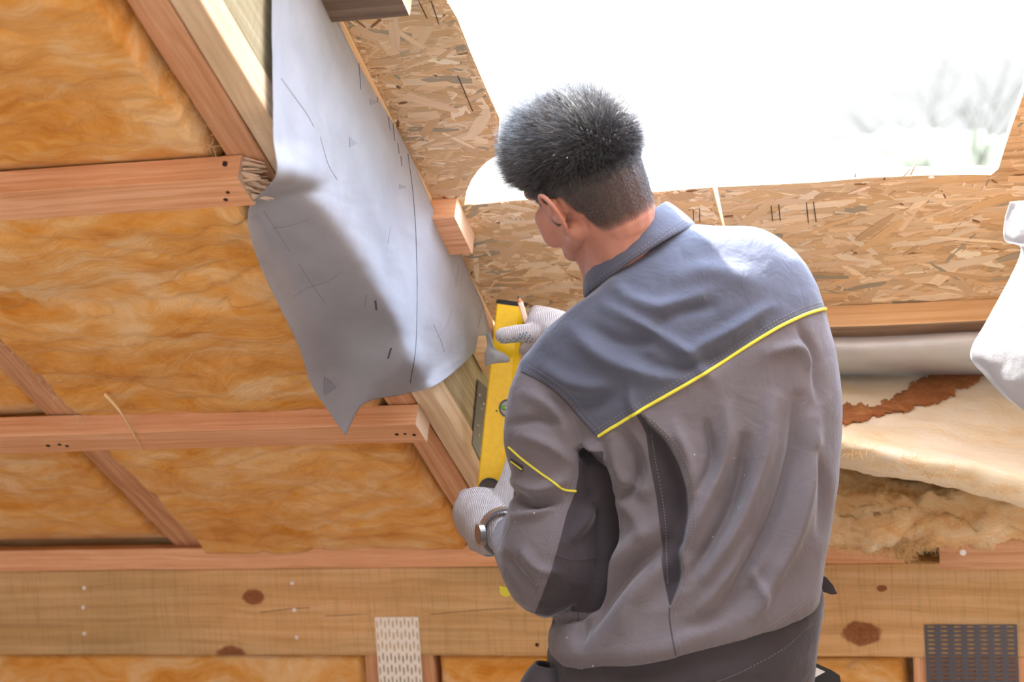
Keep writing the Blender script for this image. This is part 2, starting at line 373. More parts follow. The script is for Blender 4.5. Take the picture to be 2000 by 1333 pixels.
def membrane(name, c, trans, weave=900, dots=0):
    m = Mat(name, .55, .35); v = m.obj(rand=False)
    n1 = m.noise(v, 14, 4); n2 = m.noise(m.obj((1, 3, 1)), weave, 1)
    cc = m.mix(m.ramp(n1, [(.35, (0,)*3), (.65, (1,)*3)]), c, tuple(x*.9 for x in c)); m.col(cc)
    h = m.math('ADD', n2, m.math('MULTIPLY', m.noise(m.obj(), 300, 3), .8)); m.bump(h, .0012, .6)
    b0 = m.bump(m.noise(m.obj(), 12, 3), .006, .4); m.bump(h, .0010, .6, b0)
    tr = m.n('ShaderNodeBsdfTranslucent'); m.l(cc, tr.inputs[0]); mx = m.n('ShaderNodeMixShader'); mx.inputs[0].default_value = trans
    out = m.t.nodes['Material Output']; m.l(m.b.outputs[0], mx.inputs[1]); m.l(tr.outputs[0], mx.inputs[2]); m.l(mx.outputs[0], out.inputs[0]); return m.m
M_mem = membrane('grey_roof_membrane', (.56, .59, .66), .35)
M_memw = membrane('white_roof_membrane', (.60, .61, .625), .45)
M_silver = membrane('silver_underlay', (.76, .81, .86), .05)
M_mark = plain('printed_ink', (.10, .105, .13), .8); M_faint = plain('faint_printed_ink', (.27, .28, .33), .8)
def osbmat():
    m = Mat('strand_board', .7, .3)
    at = m.n('ShaderNodeAttribute', attribute_name='flake'); uv = m.n('ShaderNodeUVMap'); mp = m.n('ShaderNodeMapping'); mp.inputs['Scale'].default_value = (8, 520, 1); m.l(uv.outputs[0], mp.inputs[0])
    g = m.noise(mp.outputs[0], 1, 3, .6); c = m.mix(m.ramp(g, [(.3, (.28,)*3), (.65, (0,)*3)]), at.outputs['Color'], (.40, .24, .11), 'MIX')
    m.col(c); m.bump(g, .0006, .7); return m.m
M_osb = osbmat()
M_osbcore = wood('strand_board_core', (.42, .25, .12), (.62, .44, .25), (.76, .60, .38), rough_sawn=1.5)
M_osbedge = plain('sawn_board_edge', (.80, .64, .42), .9)

# ------------------------------------------------------------------ timbers
def timber(name, F4, a, b, mat, label=None, cat=None, axis=0, group=None, parent=None, bevel=.0015, kind=None, wav=.0008, ends=None):
    """box from a to b in frame F4; local X is the long axis"""
    a = np.array(a, float); b = np.array(b, float); c = (a+b)/2; d = np.abs(b-a); order = [axis]+[i for i in range(3) if i != axis]
    R = np.zeros((3, 3));
    for k, i in enumerate(order): R[i, k] = 1
    if np.linalg.det(R) < 0: R[:, 2] *= -1
    M = F4 @ (Matrix.Translation(Vector(c)) @ Matrix([[*R[0], 0], [*R[1], 0], [*R[2], 0], [0, 0, 0, 1]]))
    L, Wd, H = d[order[0]], d[order[1]], d[order[2]]
    n = max(2, int(L/.03)); V = []; Fc = []; sd_ = random.random()*50
    ch = bevel
    prof = [(-1, -1, ch, 0), (-1, -1, 0, ch), (-1, 1, 0, -ch), (-1, 1, ch, 0), (1, 1, -ch, 0), (1, 1, 0, -ch), (1, -1, 0, ch), (1, -1, -ch, 0)]
    for i in range(n+1):
        x = -L/2+L*i/n
        for j, (p, q, dx, dy) in enumerate(prof):
            y = p*Wd/2+dx; z = q*H/2+dy; nn = noise.noise_vector(Vector((x*6+sd_, y*9, z*9)))
            V.append((x, y+nn[1]*wav*2, z+nn[2]*wav*2))
    m = len(prof)
    for i in range(n):
        for j in range(m): k = (j+1) % m; Fc.append((i*m+j, (i+1)*m+j, (i+1)*m+k, i*m+k))
    Fc.append(tuple(range(m))); Fc.append(tuple(n*m+j for j in range(m))[::-1])
    o = mobj(name, V, Fc, mat, parent, M)
    if ends: o.data.materials.append(ends); o.data.polygons[len(Fc)-1].material_index = 1; o.data.polygons[len(Fc)-2].material_index = 1
    if label: tag(o, label, cat, group, kind)
    elif kind: tag(o, kind=kind)
    return o
def roofbox(name, x0, x1, s0, s1, t0, t1, mat, label=None, cat=None, axis=0, **k):
    return timber(name, ROOF, (x0, s0, -t1), (x1, s1, -t0), mat, label, cat, axis, **k)
I4 = Matrix.Identity(4)

# rafters
r1 = roofbox('rafter', -1.712, -1.645, -.05, 4.1, .004, .25, M_rafter_p, 'brown sloping rafter at the far left, crossing behind the long middle batten', 'rafter', 1)
r2 = roofbox('rafter', -1.055, -1.002, -.02, 4.1, .002, .25, M_rafter_p, 'brown sloping rafter beside the grey membrane, running from top left down to the gloved fist', 'rafter', 1)
r2c = roofbox('rafter', -1.0, -.962, .02, 4.1, .052, .25, M_treated, 'greenish treated rafter right behind the yellow spirit level', 'rafter', 1)
r2b = roofbox('furring_strip', -1.0, -.960, -.02, 4.1, .002, .050, M_beige, 'pale beige sawn strip nailed along the right side of the brown rafter', 'wooden strip', 1)
r2d = roofbox('counter_batten', -1.0, -.955, .2, 4.1, .252, .298, M_light, 'thin pale timber edge between the grey membrane and the strand board', 'wooden strip', 1)
r4 = roofbox('rafter', .17, .225, -.05, 4.1, .0, .25, M_batten, 'rafter at the right edge behind the white membrane', 'rafter', 1)

# battens
def holes(parent, pts, r=.0035, t=None, mat=None):
    for (px, py) in pts:
        p = roofp(px, py, t) if t is not None else wallp(px, py, 0)
        mb = MB(); nrm = -NN if t is not None else np.array([0, -1., 0]); mb.tube([p-nrm*.004, p+nrm*.0008], [r*random.uniform(.8, 1.2)]*2, 9); mb.build('nail_hole', M_hole, parent)
b1 = roofbox('batten', -2.3, -1.030, 1.292, 1.362, -.04, 0.0, M_batten, 'short upper ceiling batten with a broken splintered end against the grey membrane', 'batten', 0, ends=M_end)
holes(b1, [(439, 322), (445, 376), (441, 390)], t=-.0405)
mb = MB()
for k in range(34):
    x = -1.034+random.uniform(0, .006); s = random.uniform(1.30, 1.355); t = random.uniform(-.038, -.002); L = random.uniform(.012, .032); wd = random.uniform(.0025, .006)
    P = [rc(x, s, t), rc(x, s+wd, t), rc(x, s+wd, t+wd), rc(x, s, t+wd)]; e = rc(x+L, s+random.uniform(-.008, .004), t+random.uniform(-.008, .004))
    mb.add(P+[e+(P[i]-P[0])*.25 for i in range(4)], [(0, 1, 5, 4), (1, 2, 6, 5), (2, 3, 7, 6), (3, 0, 4, 7), (4, 5, 6, 7)])
mb.build('splintered_end', M_end, b1)
b2 = roofbox('batten', -2.6, -.997, .533, .604, -.04, 0.0, M_batten, 'long middle ceiling batten with a clean cut end under the tip of the grey membrane', 'batten', 0, ends=M_end)
holes(b2, [(94, 871), (116, 869), (131, 872), (775, 849), (791, 848), (809, 850)], t=-.0405)
b3 = timber('batten', I4, (-2.6, -.022, .861), (-.27+.057, .028, .905), M_batten, 'pinkish batten lying on top of the long wall beam', 'batten', ends=M_end)
b4 = timber('batten', I4, (-.148, -.050, .853), (1.0, .028, .913), M_rafter_p, 'thicker batten block with one screw on the right end of the wall beam', 'batten', ends=M_end)
h = wallp(1881, 1080, -.0505); mb = MB(); mb.tube([h+[0, .003, 0], h+[0, -.001, 0]], .0058, 14); mb.tube([h+[0, -.001, 0], h+[0, -.0012, 0]], .0018, 6); mb.build('screw', M_screw, b4)

# wall beam with knots and nails
BX0, BX1, BZ0, BZ1 = -2.6, 1.0, .674, .857
bc = np.array([(BX0+BX1)/2, .04, (BZ0+BZ1)/2])
def bk(px, py, r): p = wallp(px, py, 0)-bc; return (p[0], p[2], -p[1], r) if False else (p[0], p[1], p[2], r)
M_beam = wood('treated_pine_beam', (.48, .27, .105), (.68, .41, .18), (.78, .52, .28),
              knots=[bk(495, 1167, .024), bk(450, 1283, .034), bk(1683, 1238, .036), bk(1722, 1150, .010)], grain=.75, rough_sawn=.4, green=.42, fine=.8)
# knots use y and z scaled: rotate axes so the beam's own height is local Y
beam = timber('wall_beam', I4, (BX0, 0, BZ0), (BX1, .08, BZ1), M_beam, 'long knotty horizontal wall beam across the bottom of the picture', 'beam', bevel=.003)
def nail(px, py, parent, r=.0042, bright=True, Y=0.0):
    p = wallp(px, py, Y); mb = MB(); mb.tube([p+[0, .004, 0], p+[0, -.0015, 0], p+[0, -.0028, 0]], [r, r, r*.7], 12); mb.build('nail', M_screw if bright else M_hole, parent)
for q in [(165, 1149), (163, 1187), (165, 1238), (571, 1139), (575, 1192), (580, 1245)]: nail(*q, beam)
for q in [(1041, 1194), (1049, 1260)]: nail(*q, beam, .004, False)
mb = MB()
for pts in ([(508, 1197), (570, 1190), (605, 1188)], [(635, 1204), (720, 1200)], [(840, 1201), (930, 1193), (1010, 1188)]):
    run = [wallp(*p, -.0002) for p in dense(pts, 8)]; mb.tube(run, .0005, 4)
mb.build('surface_crack', M_hole, beam)

# studs below the beam, and their perforated plates
st1 = timber('stud', I4, (wallp(712, 1300)[0], 0.006, .02), (wallp(845, 1300)[0], .08, .674), M_rafter_p, 'wooden stud below the beam, behind the pale perforated strap', 'stud', 2)
st2 = timber('stud', I4, (wallp(1805, 1300)[0]-.02, 0.006, .02), (1.0, .08, .674), M_batten, 'wide wooden stud below the beam, behind the dark perforated plate', 'stud', 2)
def plate(name, px0, px1, py0, py1, nc, nr, sw, sh, mat, label, stagger=0.0, frame=0.0):
    a = wallp(px0, py0, -.0015); b = wallp(px1, py0, -.0015); x0, x1, z1 = a[0], b[0], a[2]; z0 = wallp(px0, py1, -.0015)[2]
    cw = (x1-x0)/nc; chh = (z1-z0)/nr; V = []; Fc = []
    for i in range(nc):
        for j in range(nr):
            X0 = x0+i*cw; Z0_ = z0+j*chh; cx = X0+cw/2; cz = Z0_+chh/2+(stagger*chh*(1 if i % 2 else -1)); hw, hh = sw*cw/2, sh*chh/2
            n = len(V)
            out = [(X0, Z0_), (cx, Z0_), (X0+cw, Z0_), (X0+cw, cz), (X0+cw, Z0_+chh), (cx, Z0_+chh), (X0, Z0_+chh), (X0, cz)]
            e = .35*min(hw, hh)
            inn = [(cx-hw+e, cz-hh), (cx, cz-hh-e*.4), (cx+hw-e, cz-hh), (cx+hw, cz), (cx+hw-e, cz+hh), (cx, cz+hh+e*.4), (cx-hw+e, cz+hh), (cx-hw, cz)]
            V += [(p[0], -.0018, p[1]) for p in out+inn]
            for k in range(8): l = (k+1) % 8; Fc.append((n+k, n+l, n+8+l, n+8+k))
    o = mobj(name, V, Fc, mat, None, Matrix.Translation(Vector(((x0+x1)/2, 0, (z0+z1)/2))), world=True)
    bm = bmesh.new(); bm.from_mesh(o.data); bmesh.ops.remove_doubles(bm, verts=bm.verts, dist=1e-5); bmesh.ops.recalc_face_normals(bm, faces=bm.faces); bm.to_mesh(o.data); bm.free()
    m = o.modifiers.new('thickness', 'SOLIDIFY'); m.thickness = .0016; m.offset = 0
    return tag(o, label, 'metal plate')
plate('perforated_strap', 732, 817, 1206, 1500, 11, 13, .34, .62, M_galv, 'pale perforated metal strap with upright slots, nailed over the beam left of the man', .11)
plate('perforated_plate', 1805, 1986, 1221, 1500, 7, 33, .56, .42, M_galvd, 'dark grey perforated metal plate with sideways slots at the lower right', 0)

# ------------------------------------------------------------------ glass wool
def fbm(x, y, z=0.0, o=4):
    a = 0; f = 1; w_ = .5
    for _ in range(o): a += w_*noise.noise(Vector((x*f, y*f, z*f))); f *= 2.1; w_ *= .52
    return a
def batt(name, x0, x1, s0, s1, base, label, seed=0.0, bulge=.02, pins=(), ragged=0.0, amp=.016, M=ROOF, mat=None, res=.006, back=.18, frame='roof'):
    nx, ns = max(4, int((x1-x0)/res)), max(4, int((s1-s0)/res)); V = []; Fc = []
    for j in range(ns+1):
        for i in range(nx+1):
            u, v = i/nx, j/ns; s = s0+(s1-s0)*v
            rg = ragged*fbm(s*9, seed, 3.1)
            x = x0+(x1-x0)*u + (rg if u > .5 else -rg)*abs(2*u-1)**3
            wx = x+.12*fbm(x*3+seed, s*3, 1.7); ws = s+.08*fbm(x*3, s*3+seed, 5.2)
            h = amp*1.8*fbm(wx*3+seed, ws*6, .3) - amp*.6*math.exp(-(fbm(wx*3.2, ws*7+seed, 2.2, 3)/.035)**2)*max(0, .5+fbm(wx*2, ws*2, 9)) + amp*.28*fbm(wx*18, ws*45, seed, 3)
            pin = 1.0
            for p in pins: pin *= 1-math.exp(-((s-p)/.06)**2)
            edge = min(1, min(u, 1-u)*(x1-x0)/.014); edge = math.sqrt(max(0, edge)); e2 = math.sqrt(max(0, min(1, min(v, 1-v)*(s1-s0)/.004)))
            t = base + .012*(1-pin) - (bulge*pin + h*pin)
            t = t*edge*e2 + back*.35*(1-edge*e2)
            V.append((x, s, -t))
    for j in range(ns):
        for i in range(nx): a = j*(nx+1)+i; Fc.append((a, a+1, a+nx+2, a+nx+1))
    n = len(V); ring = [i for i in range(nx+1)]+[j*(nx+1)+nx for j in range(1, ns+1)]+[ns*(nx+1)+i for i in range(nx-1, -1, -1)]+[j*(nx+1) for j in range(ns-1, 0, -1)]
    for r in ring: v = V[r]; V.append((v[0], v[1], -back))
    m = len(ring)
    for k in range(m): l = (k+1) % m; Fc.append((ring[k], n+k, n+l, ring[l]))
    Fc.append(tuple(n+k for k in range(m)))
    # sheet back face is planar
    o = mobj(name, V, Fc, mat or M_ins, None, M, smooth=True); return tag(o, label, 'insulation')
batt('glass_wool_batt', -1.643, -1.057, .02, .538, 0.0, 'orange glass wool panel between the middle batten and wall beam, left of the fist', 1.3, .022, pins=(.6,))
batt('glass_wool_batt', -1.643, -1.057, .548, 1.325, 0.0, 'large orange glass wool panel filling the middle left, between the upper and middle battens', 4.7, .024, pins=(.56, 1.33), amp=.02)
batt('glass_wool_batt', -1.642, -1.060, 1.33, 2.6, 0.0, 'orange glass wool panel at the upper left above the short broken batten', 8.1, .02, pins=(1.33,), amp=.02, ragged=.03)
batt('glass_wool_batt', -2.5, -1.714, -.006, .56, .01, 'orange glass wool panel at the lower left edge, left of the far left rafter', 11.4, .015, pins=(.6, 0))
batt('glass_wool_batt', -2.5, -1.715, .565, 1.6, .01, 'small brownish patch of glass wool at the left edge above the middle batten', 15.4, .0, pins=(.56,))
WALLF = Matrix(((1, 0, 0, 0), (0, 0, -1, .012), (0, 1, 0, 0), (0, 0, 0, 1)))
batt('glass_wool_batt', -2.6, wallp(712, 1300)[0]-.004, .1, .672, 0.0, 'orange glass wool strip at the bottom left under the wall beam', 21.2, -.002, M=WALLF, back=.1, amp=.012)
batt('glass_wool_batt', wallp(846, 1300)[0]+.003, wallp(1800, 1300)[0]-.03, .1, .672, 0.0, 'orange glass wool strip under the wall beam beside the dark plate', 24.2, -.002, M=WALLF, back=.1, amp=.016)
# fuzz along torn edges, added below
def fibres(name, centres, n, L, r, mat, label=None, parent=None, spread=.03, kind='stuff', seed=1, cat=None, dirv=None):
    rr = np.random.default_rng(seed); mb = MB()
    for _ in range(n):
        c = np.array(centres[rr.integers(len(centres))]) + rr.normal(0, spread, 3)*np.array([1, .5, .5])
        d = rr.normal(0, 1, 3) + (np.array(dirv) if dirv is not None else 0); d /= np.linalg.norm(d); p = c.copy(); pts = [p.copy()]
        for k in range(5): d += rr.normal(0, .35, 3); d /= np.linalg.norm(d); p = p+d*L*rr.uniform(.5, 1)/5; pts.append(p.copy())
        mb.tube(pts, [r, r, r, r, r*.7, r*.3], 3, False)
    o = mb.build(name, mat, parent); o['kind'] = kind
    if label: tag(o, label, cat)
    return o

for nm, cs, n_, sp in (('glass_wool_batt.002', [rc(-1.075-.012*k*.1, 1.38+.02*k, .004) for k in range(24)], 500, .006), ('glass_wool_batt.001', [rc(-1.63+.02*k, .612, -.004) for k in range(28)]+[rc(-1.635, .62+.02*k, -.006) for k in range(30)], 300, .004)):
    fibres('loose_fibres', cs, n_, .026, .00035, M_fib, None, bpy.data.objects[nm], sp, seed=len(nm)+n_)
# a trailing wisp over the middle batten
mb = MB(); P_ = [roofp(x, y, t) for x, y, t in ((205, 770, -.02), (232, 800, -.041), (250, 828, -.043), (262, 850, -.044), (272, 868, -.0445), (281, 884, -.046))]; mb.tube(catmull(P_, 20), list(np.linspace(.0035, .0006, 20)), 8); mb.build('hanging_wisp', M_fib, bpy.data.objects['glass_wool_batt.001'])

# ------------------------------------------------------------------ strand board
FL = [(.64, .45, .25), (.70, .52, .31), (.57, .38, .20), (.76, .60, .39), (.66, .48, .29), (.52, .34, .18), (.60, .42, .24), (.68, .50, .31), (.80, .66, .46)]
def osb(name, poly, t0, th, nfl, label, seed=0, kind=None, holes_px=()):
    """board in roof coordinates; poly = [(x, s)...]; strands are laid on its inner face"""
    rr = random.Random(seed); P = np.array(poly, float); V = []; Fc = []; n = len(poly)
    area = .5*sum(P[i-1][0]*P[i][1]-P[i][0]*P[i-1][1] for i in range(n))
    if area < 0: P = P[::-1]
    for (x, s) in P: V.append((x, s, -t0))
    for (x, s) in P: V.append((x, s, -(t0+th)))
    Fc = [tuple(range(n)), tuple(range(2*n-1, n-1, -1))]+[(i, n+i, n+(i+1) % n, (i+1) % n) for i in range(n)]
    root = mobj(name, V, Fc, M_osbcore, None, ROOF); root.data.materials.append(M_osbedge)
    for i in range(2, len(Fc)): root.data.polygons[i].material_index = 1
    lo, hi = P.min(0), P.max(0); SV = []; SF = []; cols = []; uvs = []; k = 0; tries = 0
    while k < nfl and tries < nfl*6:
        tries += 1; c = np.array([rr.uniform(lo[0], hi[0]), rr.uniform(lo[1], hi[1])])
        a = rr.gauss(0, .25) if rr.random() < .66 else rr.uniform(-1.4, 1.4)
        small = rr.random() < .5
        L = rr.uniform(.008, .035) if small else rr.uniform(.04, .12); wd = rr.uniform(.0012, .006) if small else rr.uniform(.006, .024)
        d = np.array([math.cos(a), math.sin(a)]); q = np.array([-d[1], d[0]])
        pts = [c-d*L/2-q*wd/2*rr.uniform(.3, 1), c-d*L/2*rr.uniform(.2, .6)-q*wd/2, c+d*L/2*rr.uniform(.3, .8)-q*wd/2*rr.uniform(.8, 1.1), c+d*L/2-q*wd/2*rr.uniform(0, .9),
               c+d*L/2+q*wd/2*rr.uniform(.2, 1), c+d*L/2*rr.uniform(.1, .6)+q*wd/2, c-d*L/2*rr.uniform(.2, .8)+q*wd/2*rr.uniform(.8, 1.1), c-d*L/2+q*wd/2*rr.uniform(0, 1)]
        if not inside(np.array(pts), P).all(): continue
        z = -t0+.0002+rr.uniform(.0001, .0018)*(k/nfl+.15); tilt = rr.uniform(-.0004, .0004); b = len(SV)
        for i, p in enumerate(pts): SV.append((p[0], p[1], z+tilt*(1 if i in (2, 3, 4, 5) else -1)))
        for i, p in enumerate(pts): SV.append((p[0], p[1], -t0))
        r_ = rr.random(); base = np.array(rr.choice(FL))
        if r_ < .05: base = np.array((.34, .29, .20))
        elif r_ < .12 and small: base = np.array((.20, .09, .04)); wd *= .8
        elif r_ < .22: base = np.array((.60, .39, .19))
        base = np.minimum(base*rr.uniform(.98, 1.30)*np.array([1, 1.07, 1.15]), .95)
        fs = [tuple(b+i for i in range(8))]+[(b+i, b+8+i, b+8+(i+1) % 8, b+(i+1) % 8) for i in range(8)]
        of = rr.uniform(0, 50)
        for f in fs:
            SF.append(f)
            for vi in f: j = (vi-b) % 8; pp = pts[j]-c; cols.append((*base, 1)); uvs.append((float(pp@d)+of, float(pp@q)+of*.3))
        k += 1
    o = mobj('strands', SV, SF, M_osb, root, ROOF); o['kind'] = 'stuff'
    ca = o.data.color_attributes.new('flake', 'FLOAT_COLOR', 'CORNER'); ca.data.foreach_set('color', np.array(cols, dtype=np.float32).ravel())
    uv = o.data.uv_layers.new(name='UVMap'); uv.data.foreach_set('uv', np.array(uvs, dtype=np.float32).ravel())
    if label: tag(root, label, 'strand board', kind=kind)
    return root
TS = .30
def rp_(px, py, t=TS): v = inv(roofp(px, py, t)); return (v[0], v[1])
# corner cut-out of the opening, bottom left
arc = [rp_(972, 302), rp_(950, 316), rp_(933, 333), rp_(920, 352), rp_(911, 374), rp_(907, 400)]
left_poly = [(-.954, .356), (-.954, 2.2), (-.80, 2.2)]
for k in range(14):
    s = 2.1-(2.1-1.0)*k/13; left_poly.append((-.787+random.uniform(-.003, .003)+(.006 if s < 1.3 else 0), s))
left_poly += arc + [rp_(1000, 392), rp_(1150, 384), rp_(1290, 374), rp_(1392, 366)]
gap_t, gap_b = rp_(1394, 366), rp_(1412, 442)
left_poly += [(gap_b[0]-.001, gap_b[1]), (gap_b[0]+.0, .356)]
osb('strand_board_panel', left_poly, TS, .018, 15000, 'strand board sheet wrapping the left and lower left of the roof opening', 3)
rx = [(gap_b[0]+.0015, .356), (gap_b[0]+.0025, gap_b[1]-.005), (gap_t[0]+.006, gap_t[1])]
for px, py in [(1500, 361), (1600, 356), (1640, 352), (1700, 347), (1800, 343), (1900, 341), (1935, 342), (1950, 330), (1962, 290), (1975, 250), (1998, 185)]: rx.append(rp_(px, py))
rx += [(.06, 1.25), (.10, 1.5), (.16, 2.2), (1.58, 2.2), (1.58, .356)]
osb('strand_board_panel', rx, TS, .018, 13000, 'strand board sheet below the opening on the right, running behind the white membrane', 5)
osb('strand_board_panel', [(-.80, 2.2), (-.954, 2.2), (-.954, 4.2), (1.6, 4.2), (1.6, 2.2)], TS, .018, 60, 'strand board sheet above the roof opening', 8)
osb('strand_board_panel', [(-3.2, -.3), (-.957, -.3), (-.957, 4.2), (-3.2, 4.2)], TS, .018, 30, 'strand board roof sheet behind the glass wool on the left', 9)
osb('strand_board_panel', [(-.954, -.3), (1.6, -.3), (1.6, .33), (-.954, .33)], TS+.006, .018, 60, 'lowest strand board strip behind the man at the eaves', 10)
# ragged splinters on the sawn bottom edge
mb = MB()
for (px, py, dx, dy, L) in [(1670, 338, .1, .8, .022), (1765, 336, .45, .9, .030), (1778, 334, .3, 1, .034), (1690, 362, -1, -.3, .03), (1700, 358, -1, -.25, .028), (1905, 352, -.4, -.8, .01), (1925, 356, -.5, -.8, .012), (1885, 350, -.6, -.6, .01), (1815, 340, .8, .3, .01)]:
    b = inv(roofp(px, py+6, TS)); b0 = rc(*b); e = rc(b[0]+dx*L, b[1]+dy*L, TS-.004); mb.tube([b0, (b0+e)/2, e], [.003, .0026, .0006], 5)
mb.build('edge_splinters', M_end, bpy.data.objects['strand_board_panel.001'])['kind'] = 'stuff'; mb = MB()
for k in range(46):
    u = random.random(); px, py = 950+u*430, 396-u*30
    if random.random() < .5: px, py = 868+random.random()*100, random.random()*290; px = 870+.375*py
    b = inv(roofp(px, py, TS-.001)); b0 = rc(b[0], b[1]-.002, TS); e = rc(b[0]+random.uniform(-.006, .008), b[1]-random.uniform(.0, .006), TS-.003); mb.tube([b0, e], [.0012, .0003], 4)
mb.build('edge_splinters', M_end, bpy.data.objects['strand_board_panel'])['kind'] = 'stuff'

# cut batten ends on the boards
stub1 = roofbox('batten_stub', -.954, rp_(912, 470, .262)[0], rp_(915, 492, .262)[1]-.002, rp_(900, 420, .262)[1], .258, .299, M_batten, 'short batten stub with pale sawn end, below the rounded corner cut', 'batten', 0, ends=M_end)
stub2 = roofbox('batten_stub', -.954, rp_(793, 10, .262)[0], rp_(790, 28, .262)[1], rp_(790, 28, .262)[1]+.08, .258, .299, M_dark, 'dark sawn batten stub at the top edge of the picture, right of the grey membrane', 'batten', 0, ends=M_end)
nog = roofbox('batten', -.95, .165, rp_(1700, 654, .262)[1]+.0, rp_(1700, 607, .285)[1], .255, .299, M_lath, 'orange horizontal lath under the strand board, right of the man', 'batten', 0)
# the lath gets a second, darker wood on its face towards the room
nog.data.materials.append(wood('dull_room_face', (.20, .13, .08), (.30, .20, .13), (.38, .27, .18)))
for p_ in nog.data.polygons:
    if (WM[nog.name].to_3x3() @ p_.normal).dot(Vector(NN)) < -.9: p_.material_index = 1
# nail-row marks in the board
mb = MB()
for (px, py, ex, ey) in [(1354, 410, 1355, 436), (1366, 407, 1367, 434), (1506, 402, 1509, 432), (1521, 400, 1524, 432), (1575, 396, 1579, 436), (1589, 395, 1594, 434), (840, 2, 838, 2), (818, 2, 834, 36), (842, 2, 857, 47), (894, 148, 923, 217)]:
    mb = MB(); mb.tube([roofp(px, py, TS-.0022), roofp(ex, ey, TS-.0022)], .0007, 5); mb.build('saw_nick', M_hole, bpy.data.objects['strand_board_panel' if px < 1390 else 'strand_board_panel.001'])
# silver underlay fold, right
pts = []
def sheet_grid(rows, nu, nv):
    G = np.array([catmull(r, nu) for r in rows]); return np.array([catmull(G[:, i], nv) for i in range(nu)]).transpose(1, 0, 2)
def sheet(name, rows, nu, nv, mat, parent=None, thick=.0008, M=None, disp=None):
    G = sheet_grid(rows, nu, nv)
    if disp is not None: G = disp(G)
    V = G.reshape(-1, 3); Fc = [(j*nu+i, j*nu+i+1, (j+1)*nu+i+1, (j+1)*nu+i) for j in range(nv-1) for i in range(nu-1)]
    return mobj(name, V, Fc, mat, parent, M or centre_frame(V), smooth=True, world=True, solid=thick), V, Fc
rows = []
for (y0, y1, t) in [(648, 646, .285), (660, 650, .245), (672, 662, .225), (690, 680, .22), (712, 705, .235), (740, 740, .30)]:
    rows.append([roofp(1560, y0+3, t), roofp(1720, y0+1, t), roofp(1900, y1, t), roofp(2100, y1-4, t)])
o, _, _ = sheet('underlay_roll', rows, 60, 50, M_silver); tag(o, 'silver grey rounded underlay fold between the orange lath and the cream glass wool', 'roof underlay')

# cream slab
def slab(name, top, bot, under, back, mat, label, nu=130, nv=60, amp=.008, seed=0, cat='insulation', fr=1.0):
    rows = [top, [(a*.5+b*.5+c_) for a, b, c_ in zip(top, bot, [np.zeros(3)]*len(top))], bot]
    rows = [top]+[[np.array(a)*(1-k)+np.array(b)*k for a, b in zip(top, bot)] for k in (.35, .7)]+[bot, under, back]
    def disp(G):
        out = G.copy()
        for j in range(G.shape[0]):
            for i in range(G.shape[1]):
                p = G[j, i]; f = j/(G.shape[0]-1); lay = 1 if f > .5 else .5
                out[j, i] = p + NN*(-amp)*(fbm(p[0]*6+seed, p[1]*14, p[2]*14)*2+fbm(p[0]*22, p[2]*60*fr+seed, p[1]*60, 3)*.9*lay) + np.array([0, 0, 1])*amp*.5*fbm(p[0]*30, seed, p[2]*20)
        return out
    o, V, Fc = sheet(name, rows, nu, nv, mat, None, .004, disp=disp); return tag(o, label, cat), V, Fc
cr, V_, F_ = slab('glass_wool_slab', [roofp(1560, 728, .30), roofp(1700, 728, .30), roofp(1850, 728, .30), roofp(2150, 725, .30)],
     [roofp(1560, 842, .03), roofp(1700, 876, .0), roofp(1850, 908, -.03), roofp(2150, 965, -.05)],
     [roofp(1560, 898, .05), roofp(1700, 922, .02), roofp(1850, 948, .0), roofp(2150, 1030, -.02)],
     [roofp(1560, 880, .2), roofp(1700, 900, .2), roofp(1850, 925, .2), roofp(2150, 990, .2)], M_cream, 'thick cream glass wool slab right of the man, sloping under the white membrane', amp=.006, seed=2.2)
t_cr = bvh(V_, F_)
heapc, V2_, F2_ = slab('glass_wool_heap', [roofp(1540, 880, .20), roofp(1700, 895, .18), roofp(1850, 920, .18), roofp(2150, 960, .18)],
     [roofp(1540, 1000, .02), roofp(1700, 985, .02), roofp(1850, 990, .03), roofp(2150, 985, .05)],
     [roofp(1540, 1062, -.035), roofp(1700, 1068, -.05), roofp(1830, 1058, -.035), roofp(2150, 1046, -.0)],
     [roofp(1540, 1075, .08), roofp(1700, 1080, .08), roofp(1850, 1070, .08), roofp(2150, 1060, .08)], M_heap, 'torn brownish glass wool heap right of the man, under the cream slab', amp=.028, seed=6.1, fr=.6)
t_hp = bvh(V2_, F2_)
# torn brown facing on the cream slab
def patch(name, tree, poly, off, mat, parent, step=2.5, amp=.004):
    P = np.array(poly, float); lo, hi = P.min(0), P.max(0); ids = {}; V = []; Fc = []
    xs = np.arange(lo[0]-step, hi[0]+step, step); ys = np.arange(lo[1]-step, hi[1]+step, step)
    for j, y in enumerate(ys):
        for i, x in enumerate(xs):
            jx, jy = x+fbm(x*.07, y*.07, 1)*16, y+fbm(x*.07, y*.07, 7)*16
            if not inside(np.array([[jx, jy]]), P)[0]: continue
            h_ = hit(tree, x, y, off+amp*(.5+.5*noise.noise(Vector((x*.03, y*.03, 4)))))
            if h_: ids[i, j] = len(V); V.append(h_[0])
    for (i, j), a in ids.items():
        if (i+1, j) in ids and (i, j+1) in ids and (i+1, j+1) in ids: Fc.append((a, ids[i+1, j], ids[i+1, j+1], ids[i, j+1]))
    return mobj(name, V, Fc, mat, parent, centre_frame(V), smooth=True, world=True, solid=.002)
patch('torn_brown_facing', t_cr, [(1635, 795), (1670, 792), (1705, 800), (1740, 780), (1790, 750), (1830, 728), (1838, 712), (1862, 712), (1862, 735), (1925, 735), (1910, 752), (1893, 768), (1868, 772), (1856, 785), (1800, 800), (1750, 812), (1700, 822), (1672, 838), (1640, 835)], .004, M_paper, cr)
